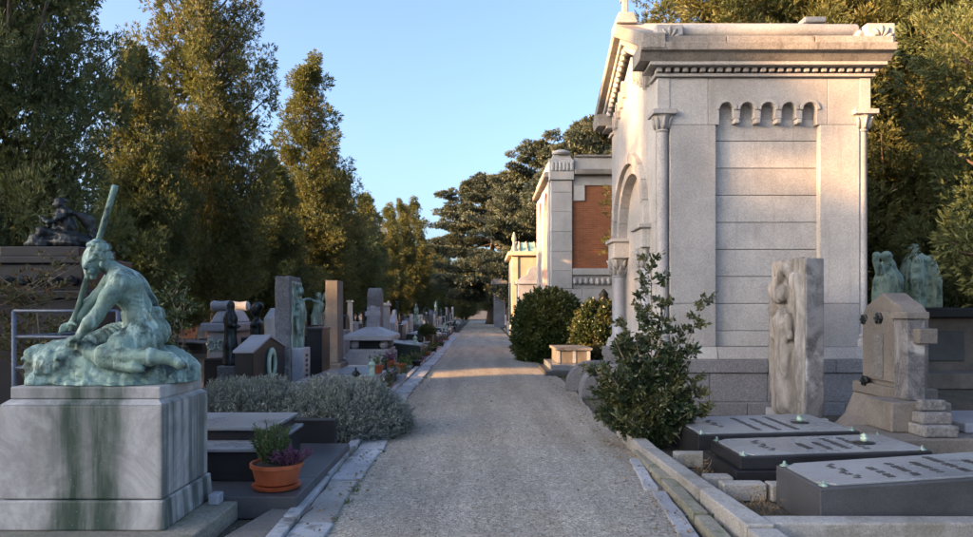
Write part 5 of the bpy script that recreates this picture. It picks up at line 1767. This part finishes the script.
def slab_grave(label, x0, x1, y0, y1, zt0, zt1, tiers, mat_side, mat_top, seed, nl, lx):
    root = thing('grave_slab', label, 'grave slab', ((x0 + x1) / 2, (y0 + y1) / 2, 0), 'three slabs in the right foreground')
    zf = lambda x: zt0 + (zt1 - zt0) * (x - x0) / (x1 - x0)
    def tilted(name, mat, e, za, zb, bevel):
        a, b_, c, d = x0 - e, x1 + e, y0 - e, y1 + e
        MB().add([(a, c, za(a)), (b_, c, za(b_)), (b_, d, za(b_)), (a, d, za(a)), (a, c, zb(a)), (b_, c, zb(b_)), (b_, d, zb(b_)), (a, d, zb(a))],
                 [(3, 2, 1, 0), (4, 5, 6, 7), (0, 1, 5, 4), (1, 2, 6, 5), (2, 3, 7, 6), (3, 0, 4, 7)]).build(name, mat, root, bevel)
    if tiers:
        tilted('lower_tier', mat_side, .06, lambda x: -.02, lambda x: .17, .008)
        tilted('upper_tier', mat_side, 0, lambda x: .172, lambda x: zf(x) - .018, .01)
    else:
        tilted('block', mat_side, 0, lambda x: -.02, lambda x: zf(x) - .018, .012)
    e = -.035
    a, b_, c, d = x0 - e, x1 + e, y0 - e, y1 + e
    ch = .10
    pts = [(a + ch, c), (b_, c), (b_, d), (a + ch, d), (a, d - ch), (a, c + ch)]
    n = len(pts)
    MB().add([(p[0], p[1], zf(p[0]) - .018) for p in pts] + [(p[0], p[1], zf(p[0])) for p in pts],
             [tuple(range(n - 1, -1, -1)), tuple(range(n, 2 * n))] + [(i, (i + 1) % n, (i + 1) % n + n, i + n) for i in range(n)]).build('sheen_top_slab', mat_top, root, .005)
    for (x, y) in ((x0 + .05, y0 + .05), (x0 + .05, y1 - .05), (x1 - .06, y0 + .05), (x1 - .06, y1 - .05)):
        bronze_boss(root, x, y, zf(x) - .016, .8)
    lines(root, lx[0], lx[1], y0 + .10, y1 - .12, zf, nl, seed)
    # carved spray
    sp_ = MB()
    xx, ym = x0 + .36, (y0 + y1) / 2
    for k in range(9):
        u = -.22 + k * .055
        sp_.lathe([(.004, -.008), (.035, 0), (.004, .010)], (xx + .03 * math.sin(k * 1.7), ym + u, zf(xx) + .001), 7, 1, .6)
    sp_.build('carved_spray', M['grey_granite'], root, smooth='all')
    return root
SA = slab_grave('nearest right grave slab, thick sloping dark block with pale top', 2.455, 4.75, 5.07, 5.83, .325, .47, False, M['grey_granite'], M['sky_sheen_slab'], 1, 8, (2.95, 4.5))
SB = slab_grave('middle right grave slab on two dark tiers before the marble stele', 2.32, 4.04, 6.26, 7.08, .30, .355, True, M['dark_granite'], M['sky_sheen_slab'], 2, 4, (2.95, 3.6))
SC_ = slab_grave('farthest right grave slab, at the foot of the mausoleum plinth', 2.30, 4.02, 7.42, 8.60, .29, .33, False, M['dark_granite'], M['sky_sheen_slab'], 3, 3, (2.9, 3.5))
def oil_lamp(x, y, z, label):
    root = thing('grave_lamp', label, 'grave lamp', (x, y, z))
    MB().lathe([(.09, z), (.10, z + .008), (.05, z + .014), (.035, z + .02)], (x, y, 0), 16).build('dish', M['bronze_dark'], root, smooth='all')
    MB().lathe([(.032, z + .02), (.035, z + .055), (.02, z + .065), (.03, z + .075), (.004, z + .095)], (x, y, 0), 12).build('lamp', M['bronze_pale'], root, smooth='all')
oil_lamp(3.62, 7.95, .318, 'small bronze lamp on the farthest right grave slab')
oil_lamp(3.62, 6.62, .342, 'small bronze lamp on the middle right grave slab')

gk = thing('grave_kerb', 'worn stone kerb edging the right grave plots along the path', 'kerb', (1.85, 6, 0))
def kerb_block(pts, z0, z1):
    quad_slab('kerb_block', M['kerb_stone'], gk, pts, z0, [z1] * len(pts), .014)
kerb_block([(1.77, 4.69), (1.97, 4.69), (1.915, 5.62), (1.755, 5.62)], -.02, .165)
kerb_block([(1.775, 3.4), (1.98, 3.4), (1.972, 4.66), (1.772, 4.66)], -.02, .15)
kerb_block([(1.758, 5.70), (1.925, 5.66), (1.86, 7.36), (1.70, 7.38)], -.02, .155)
kerb_block([(1.70, 7.44), (1.87, 7.44), (1.90, 8.9), (1.72, 8.9)], -.02, .145)
kerb_block([(1.985, 4.80), (3.6, 4.80), (3.6, 4.97), (1.985, 4.98)], -.02, .14)
kerb_block([(3.61, 4.80), (5.2, 4.80), (5.2, 4.97), (3.61, 4.98)], -.02, .142)
kerb_block([(2.05, 5.92), (2.42, 5.92), (2.42, 6.06), (2.05, 6.06)], -.02, .13)
kerb_block([(2.45, 5.90), (4.7, 5.90), (4.7, 6.06), (2.45, 6.06)], -.02, .125)
kerb_block([(2.0, 6.20), (2.24, 6.20), (2.24, 6.36), (2.0, 6.36)], -.02, .12)
kerb_block([(2.0, 7.18), (4.1, 7.18), (4.1, 7.32), (2.0, 7.32)], -.02, .13)

# dry stalks in the bare soil beside the slabs
def dry_clump(c, n, seed, label):
    root = thing('dry_plant', label, 'plant', (c[0], c[1], 0))
    rng = np.random.RandomState(seed)
    sm = MB()
    Pp, Dp = [], []
    for k in range(n):
        a = rng.uniform(0, 6.28)
        b0 = np.array([c[0] + rng.normal(0, .06), c[1] + rng.normal(0, .06), -.02])
        tp = b0 + np.array([math.cos(a) * rng.uniform(.05, .18), math.sin(a) * rng.uniform(.05, .18), rng.uniform(.06, .22)])
        sm.tube([b0, (b0 + tp) / 2 + rng.normal(0, .015, 3), tp], [.004, .003, .0015], 3)
        for j in range(5):
            Pp.append(b0 + (tp - b0) * rng.uniform(.3, 1))
            Dp.append(rng.normal(0, 1, 3))
    sm.build('stalks', M['stem'], root)
    V, Q = leaves(np.array(Pp), unit(np.array(Dp)), .035, .007, rng)
    mesh_np('leaves', V, Q, M['dry'], root, False)
dry_clump((2.22, 5.55, 0), 22, 2, 'dry withered plant in the soil left of the nearest slab')
dry_clump((2.12, 6.75, 0), 14, 3, 'dry stalks in the soil left of the middle slab')

# ================================================================== carved marble stele
ms = thing('marble_stele', 'tall marble stele carved with a draped figure before the mausoleum wall', 'stele', (4.4, 9.8, 0))
cx0, cx1, cy0, cy1 = 4.27, 4.56, 9.30, 10.36
box('shaft', M['veined_marble'], ms, cx0 + .05, cx1, cy0, cy1, -.02, 2.29, .012)
box('foot', M['grey_marble'], ms, cx0 - .04, cx1 + .04, cy0 - .05, cy1 + .05, -.03, .16, .01)
rl = SDF((cx0 - .16, cy0 - .01, .12), (cx0 + .12, cy1 + .01, 2.33), .0135)
rl.box((cx0 + .07, (cy0 + cy1) / 2, 1.2), (.045, .515, 1.10), .01, .01)
ym = (cy0 + cy1) / 2
rl.chain([(cx0 + .03, ym + .02, .30), (cx0 + .01, ym, .75), (cx0 + 0, ym - .04, 1.10), (cx0 - .02, ym - .02, 1.42), (cx0 - .02, ym, 1.55)], [.20, .17, .13, .15, .10], .04)
rl.ell((cx0 + .02, ym - .30, 1.2), (.035, .09, .55), .02, cut=True).ell((cx0 + .02, ym + .30, 1.15), (.035, .08, .5), .02, cut=True).ell((cx0 + .02, ym, 2.05), (.04, .22, .10), .02, cut=True)
rl.ell((cx0 - .05, ym + .04, 1.80), (.085, .085, .115), .015)
rl.ell((cx0 - .01, ym + .06, 1.83), (.10, .115, .13), .03)
rl.chain([(cx0 - .02, ym - .16, 1.50), (cx0 - .04, ym - .24, 1.24), (cx0 - .06, ym - .06, 1.12)], [.06, .05, .035], .02)
rl.chain([(cx0 - .02, ym + .15, 1.50), (cx0 - .05, ym + .22, 1.22), (cx0 - .07, ym + .03, 1.16)], [.06, .05, .035], .02)
rl.chain([(cx0 + .02, cy0 + .12, .4), (cx0 + .02, cy0 + .10, 1.2), (cx0 + .02, cy0 + .14, 1.9), (cx0 + .02, ym, 2.2)], [.05, .06, .07, .06], .03)
rl.chain([(cx0 + .02, cy1 - .12, .4), (cx0 + .02, cy1 - .10, 1.2), (cx0 + .02, cy1 - .14, 1.9), (cx0 + .02, ym, 2.2)], [.07, .07, .08, .06], .03)
rl.ell((cx0, cy1 - .2, 1.9), (.08, .12, .14), .03).ell((cx0, cy1 - .15, 1.6), (.07, .1, .12), .03).ell((cx0, cy0 + .2, 2.0), (.07, .12, .12), .03)
P_ = np.meshgrid(*rl.ax, indexing='ij', sparse=True)
rl.d += (.014 * np.sin(P_[1] * 46 + 1.3 * np.sin(P_[2] * 5)) * (P_[0] < cx0 + .09)).astype(np.float32)
rl.rough(.006, 17, 6, 3)
rl.build('relief', M['carved_marble'], ms)

# ================================================================== brown stone headstone with bronze fittings
BS = M['brown_stone']
bs = thing('brown_monument', 'weathered brown stone headstone with bronze bosses and a small cross pillar', 'monument', (4.8, 8.0, 0))
hx = 4.85
y0, y1 = 8.0, 8.95
MB().prism([(y0 + .04, .55), (y0 + .04, 1.54), (y0 + .14, 1.66), (y0 + .26, 1.70), ((y0 + y1) / 2, 1.81), (y1 - .26, 1.70), (y1 - .14, 1.66), (y1 - .04, 1.54), (y1 - .04, .55)], 'x', hx, hx + .30).build('headstone', BS, bs, .02)
MB().prism([(y0 + .16, .75), (y0 + .16, 1.44), (y0 + .30, 1.58), (y1 - .30, 1.58), (y1 - .16, 1.44), (y1 - .16, .75)], 'x', hx - .03, hx + .01).build('panel', BS, bs, .012)
box('niche_strip', M['rough_grey'], bs, hx - .045, hx - .029, (y0 + y1) / 2 - .09, (y0 + y1) / 2 + .09, .78, 1.32, .01)
MB().prism([(hx - .42, -.02), (hx - .36, .10), (hx - .18, .28), (hx - .06, .56), (hx + .34, .56), (hx + .40, -.02)], 'y', y0 - .02, y1 + .06).build('flared_base', BS, bs, .02)
box('base_band', BS, bs, hx - .09, hx + .36, y0 - .03, y1 + .03, .562, .70, .015)
box('low_block', BS, bs, 4.12, 5.0, 7.05, 7.96, -.02, .30, .02)
box('wing_block', BS, bs, 4.34, 4.98, 7.40, 7.94, .302, .62, .02)
for k, (a, z) in enumerate(((.0, .42), (.10, .54), (.20, .66))):
    box('scroll_step', M['rough_grey'], bs, 4.50 + a * .4, 4.86, 7.10 + a, 7.39, z - .118, z, .02)
box('side_pillar', M['veined_marble'], bs, 4.60, 4.80, 7.56, 7.80, .622, 1.50, .012)
box('pillar_cap', M['brown_stone'], bs, 4.57, 4.83, 7.53, 7.83, 1.502, 1.58, .012)
box('bracket', BS, bs, 4.66, 4.86, 7.44, 7.557, 1.24, 1.40, .012)
def boss(x, y, z, k, parent):
    s = SDF((x - .10 * k, y - .14 * k, z - .12 * k), (x + .08 * k, y + .14 * k, z + .12 * k), .014)
    s.ell((x, y, z), (.05 * k, .10 * k, .075 * k), .02)
    for a in range(6):
        s.ell((x - .02 * k, y + .075 * k * math.cos(a * 1.05), z + .06 * k * math.sin(a * 1.05)), (.035 * k, .03 * k, .03 * k), .01)
    s.build('bronze_boss', M['bronze_dark'], parent)
boss(hx - .02, (y0 + y1) / 2, 1.50, .85, bs)
boss(hx + .01, y1 - .10, 1.48, .8, bs)
boss(hx + .01, y0 + .12, 1.48, .75, bs)
boss(hx - .07, y1 - .25, .72, .8, bs)

# further plots at the right edge
rp_ = thing('low_tomb', 'low brown stone tomb at the right edge beside the cross pillar', 'tomb', (6.0, 8.2, 0))
box('base', BS, rp_, 5.3, 7.6, 7.7, 8.9, -.02, .22, .02)
box('slab', GM, rp_, 5.4, 7.5, 7.8, 8.8, .222, .34, .02)

# ================================================================== green bronze mourners on a dark podium, right background
pd = thing('stone_podium', 'long dark stone podium carrying the green bronze mourners', 'podium', (9.9, 16, 0))
zt = Z(303, 15.0)
box('wall', M['brown_stone'], pd, 8.4, 13.6, 15.1, 17.6, -.02, zt - .32, .02)
box('wall_panel', M['grey_granite'], pd, 8.9, 10.4, 15.05, 15.12, .5, 1.15, .02)
box('wall_panel', M['grey_granite'], pd, 10.7, 12.2, 15.05, 15.12, .5, 1.15, .02)
box('coping', M['dark_granite'], pd, 8.2, 13.8, 14.9, 17.7, zt - .318, zt - .1, .03)
box('step', BS, pd, 7.9, 14.0, 14.3, 15.05, -.02, .30, .02)
BP = M['bronze_pale']
mo = SDF((8.5, 15.2, zt - .12), (10.75, 16.6, zt + 1.5), .028)
fx, fy = X(917, 15.8), 15.8
mo.chain([(fx, fy, zt - .1), (fx, fy, zt + .5), (fx - .02, fy, zt + .85), (fx - .04, fy, zt + 1.06)], [.34, .33, .30, .14], .06)
mo.ell((fx - .05, fy + .04, zt + 1.20), (.12, .13, .14), .04)
mo.chain([(fx - .12, fy - .22, zt + .95), (fx - .2, fy - .3, zt + .5), (fx - .16, fy - .3, zt - .05)], [.12, .13, .12], .06)
mo.chain([(fx + .14, fy - .22, zt + .95), (fx + .22, fy - .3, zt + .5), (fx + .24, fy - .28, zt - .05)], [.12, .13, .12], .06)
gx = X(887, 15.7)
mo.chain([(gx, 15.7, zt - .1), (gx + .02, 15.7, zt + .5), (gx + .04, 15.72, zt + .84)], [.30, .29, .17], .06)
mo.ell((gx - .04, 15.66, zt + 1.04), (.12, .12, .13), .03)
mo.chain([(gx - .2, 15.6, zt + .7), (gx - .32, 15.6, zt + .95)], [.10, .07], .03).ell((gx - .30, 15.6, zt + 1.05), (.09, .09, .10), .02)
P_ = np.meshgrid(*mo.ax, indexing='ij', sparse=True)
mo.d += (.022 * np.sin(P_[0] * 34 + 1.5 * np.sin(P_[2] * 3)) * np.clip((zt + 1.0 - P_[2]), 0, 1)).astype(np.float32)
mo.rough(.015, 9, 4, 3)
tag(mo.build('bronze_mourners', BP), 'two pale green bronze mourners in heavy cloaks seen from behind', 'statue')
fs_ = thing('sunlit_monument', 'cream stone monument catching the sun behind the green mourners', 'monument', (12.6, 19, 0))
sx = X(957, 18.6)
box('pedestal', M['cream_wall'], fs_, sx - .6, sx + .6, 18.4, 19.5, -.02, 1.95, .03)
box('pedestal_cap', M['cream_wall'], fs_, sx - .7, sx + .7, 18.3, 19.6, 1.952, 2.1, .03)
robe_figure('figure', M['cream_wall'], None, (sx, 18.9, 2.1), .95, 7, fs_, .035, wide=1.3)
rs3 = thing('side_monument', 'grey stone monument with bronze lantern at the right edge beyond the podium', 'monument', (13.5, 15.5, 0))
box('block', GM, rs3, 13.9, 15.2, 15.2, 16.4, -.02, 2.2, .03)
box('cap', GM, rs3, 13.8, 15.3, 15.1, 16.5, 2.202, 2.4, .03)
lantern(rs3, 14.3, 15.4, 2.4, 2.2)

# ================================================================== shrubs on the right
rr = random.Random(14)
def bend(x0, y0, tips):
    out = []
    for (x, y, z) in tips:
        n = 5
        pl = []
        for i in range(n):
            u = i / (n - 1)
            pl.append((x0 + (x - x0) * u ** 1.2 + rr.uniform(-.03, .03), y0 + (y - y0) * u + rr.uniform(-.03, .03), -.02 + (z + .02) * u))
        out.append(pl)
    return out
sx, sy = 1.98, 8.25
tips = [(X(652, sy), sy, 2.22), (X(668, sy), sy - .05, 2.12), (X(640, sy), sy + .1, 1.75), (X(622, sy), sy + .05, 1.55), (X(700, sy), sy, 1.65), (X(605, sy), sy, .95), (X(690, sy), sy - .1, 1.15), (X(612, sy), sy - .1, 1.3)]
tips += [(sx + rr.uniform(-.62, .60), sy + rr.uniform(-.4, .4), rr.uniform(.25, .95)) for k in range(36)]
tips += [(sx + rr.uniform(-.35, .45), sy + rr.uniform(-.3, .3), rr.uniform(.9, 1.5)) for k in range(10)]
leafy_shrub('evergreen_shrub', 'glossy evergreen shrub with slender upright stems at the kerb before the stone mausoleum', bend(sx, sy, tips), M['camellia'], .068, .018, 11, 24, .013, .15, twigs=8)
dome_bush('laurel_bush', 'large rounded laurel bush on the right of the path before the brick mausoleum', 'bush', (X(548, 22), 22.0, .85), (.84, .86, 1.12), 3600, 14, .12, .030, M['laurel'], 17, .24, lumps=30, up=.6, low=-.72)
dome_bush('dark_shrub', 'dark evergreen shrub between the laurel bush and the rounded stair cheeks', 'bush', (X(600, 19.4), 19.4, .72), (.6, .5, .95), 1600, 12, .10, .025, M['camellia'], 19, .22, lumps=20, up=.6, low=-.7)

# small graves on the right of the path, beyond the steps
g1 = thing('pink_tomb', 'low brown stone tomb with pale lid at the foot of the laurel bush', 'tomb', (2.35, 18.2, 0))
ty = 18.0
box('kerb', M['grey_granite'], g1, 1.56, 3.0, ty - 1.1, ty + 1.3, -.02, .12, .015)
box('platform', M['sky_sheen_slab'], g1, 1.72, 2.9, ty - .95, ty + 1.2, .122, .26, .015)
box('chest', M['brown_stone'], g1, 1.92, 2.75, ty - .4, ty + 1.0, .262, .58, .015)
for x in (1.92, 2.32, 2.68):
    box('pilaster', M['grey_marble'], g1, x - .01, x + .07, ty - .415, ty - .395, .27, .575, .004)
box('lid', M['rough_grey'], g1, 1.86, 2.81, ty - .47, ty + 1.07, .582, .65, .02)
g2 = thing('bronze_urn', 'dark bronze hooded urn on a white pillar by the stone mausoleum corner', 'urn', (3.0, 19.6, 0))
ux = X(604, 19.8)
box('pillar', WMb, g2, ux - .32, ux + .2, 19.6, 20.1, -.02, 1.45, .02)
MB().lathe([(.14, 1.452), (.08, 1.52), (.22, 1.72), (.24, 1.85), (.12, 1.98), (.14, 2.05), (.02, 2.2)], (ux, 19.85, 0), 14).build('urn', M['bronze_dark'], g2, smooth=True)
for i, (x, y, hd, m, hh, lb) in enumerate([(2.0, 33.0, 'gable', GM, 1.5, 'grey gabled headstone on the right just past the brick mausoleum'), (1.95, 36.0, 'cross', WMb, 1.4, 'white stone cross on the right before the cream mausoleum'),
                                          (1.9, 53.5, 'figure', BR, 2.6, 'bronze figure on brown pedestal on the right past the cream mausoleum'), (1.9, 57, 'urn', GM, 2.2, 'grey pedestal with urn far along the right of the path')]):
    root = grave(x + .02, x + .9, y, y + 1.3, .3, GG, lb, None, m, hh, extras=False)
    if hd == 'gable': MB().prism([(x, -.02), (x, hh * .8), (x + .4, hh), (x + .8, hh * .8), (x + .8, -.02)], 'y', y + 1.37, y + 1.6).build('headstone', m, root, .015)
    elif hd == 'cross':
        c_ = box('cross', m, root, x + .33, x + .47, y + 1.4, y + 1.52, -.02, hh, .012)
        MB().box(x + .1, x + .7, y + 1.402, y + 1.518, hh * .7, hh * .7 + .13).build('cross_arm', m, c_, .01)
    else:
        box('pedestal', m, root, x + .1, x + .7, y + 1.4, y + 2.0, -.02, hh * .55, .02)
        if hd == 'figure': robe_figure('figure', M['bronze_dark'], None, (x + .4, y + 1.7, hh * .55), hh * .5, 5, root, .05)
        else: MB().lathe([(.14, 0), (.08, .07), (.22, .27), (.24, .4), (.12, .53), (.02, .75)], (x + .4, y + 1.7, hh * .55), 12).build('urn', M['bronze_dark'], root, smooth=True)
fk = thing('pillar_monument', 'tall grey pillar monument with cornice where the path ends on the right', 'monument', (1.9, 66, 0))
fx0 = X(494, 66)
box('shaft', GM, fk, fx0, fx0 + 1.1, 66, 67.2, -.02, 4.0, .03)
box('cornice', GM, fk, fx0 - .25, fx0 + 1.35, 65.75, 67.4, 4.002, 4.4, .05)
MB().box(fx0 - .1, fx0 + 1.2, 65.9, 67.3, 4.402, 5.2, .5, .5).build('pyramid', GM, fk, .03)

# ================================================================== litter on the ground
rng = np.random.RandomState(31)
n = 900
yy_ = rng.uniform(3.5, 16, n)
side = rng.uniform(0, 1, n)
xx_ = np.where(side < .45, np.interp(yy_, [3, 16], [1.45, 1.75]) + rng.normal(0, .14, n), np.where(side < .8, np.interp(yy_, [3, 16], [-1.05, -1.4]) + rng.normal(0, .15, n), rng.uniform(-1.1, 1.6, n)))
hz = np.where((xx_ > 1.72) | (xx_ < -1.5), .03, .05)
Pl = np.stack([xx_, yy_, hz], 1)
keep = ~((xx_ > 1.7)) & ~((xx_ < -1.4))
Pl = Pl[keep]
a = rng.uniform(0, 6.28, len(Pl))
Dl = np.stack([np.cos(a), np.sin(a), rng.uniform(0, .3, len(Pl))], 1)
V, Q = leaves(Pl, Dl, .035, .010, rng, .5, .1)
V[:, 2] = np.maximum(V[:, 2], .045)
tag(mesh_np('fallen_leaves', V, Q, M['dry'], None, False), 'dry fallen leaves scattered along the path edges', 'leaves', kind='stuff')

# loose stones and weeds along the edges
rng = np.random.RandomState(41)
ico = np.array([(0, 0, 1), (.9, 0, .3), (.28, .85, .3), (-.73, .53, .3), (-.73, -.53, .3), (.28, -.85, .3), (0, 0, -.6)], float)
tri = np.array([(0, 1, 2), (0, 2, 3), (0, 3, 4), (0, 4, 5), (0, 5, 1), (6, 2, 1), (6, 3, 2), (6, 4, 3), (6, 5, 4), (6, 1, 5)])
Vs, Ts = [], []
for k in range(900):
    y = 3.6 + 16 * rng.uniform() ** 1.6
    if rng.uniform() < .5: x = edge(y, False) + rng.normal(-.06, .12)
    elif rng.uniform() < .5: x = edge(y, True) + rng.normal(.08, .10)
    else: x = rng.uniform(edge(y, True), edge(y, False))
    s_ = rng.uniform(.004, .013) * (1.9 if rng.uniform() < .05 else 1)
    u = np.clip((x - edge(y, True)) / (edge(y, False) - edge(y, True)), 0, 1)
    z = .012 + .030 * math.sin(math.pi * u)
    v = ico * (s_ * rng.uniform(.7, 1.3, 3)) + rng.normal(0, s_ * .12, (7, 3))
    Ts.append(tri + 7 * k)
    Vs.append(v + np.array([x, y, z + s_ * .35]))
tag(mesh_np('loose_stones', np.concatenate(Vs), np.concatenate(Ts), M['kerb_stone'], None, False), 'loose pale stones scattered on the gravel path', 'stones', kind='stuff')
Pw, Dw = [], []
for k in range(230):
    y = 3.8 + 14 * rng.uniform() ** 1.4
    sd_ = rng.uniform()
    x = (np.interp(y, [4, 7.6, 14], [1.70, 1.80, 1.95]) if sd_ < .45 else edge(y, True) - rng.choice([.0, .32, .46])) + rng.normal(0, .03)
    n_ = rng.randint(5, 14)
    b0 = np.array([x, y, .01])
    Pw.append(b0 + rng.normal(0, .018, (n_, 3)) * np.array([1, 1, .1]))
    Dw.append(np.stack([rng.normal(0, .7, n_), rng.normal(0, .7, n_), rng.uniform(.4, 1.2, n_)], 1))
V, Q = leaves(np.concatenate(Pw), unit(np.concatenate(Dw)), .055, .006, rng, .3, .2)
V[:, 2] = np.maximum(V[:, 2], -.02)
tag(mesh_np('weeds', V, Q, M['rosemary'], None, False), 'small weeds growing in the joints of the path edging', 'weeds', kind='stuff')
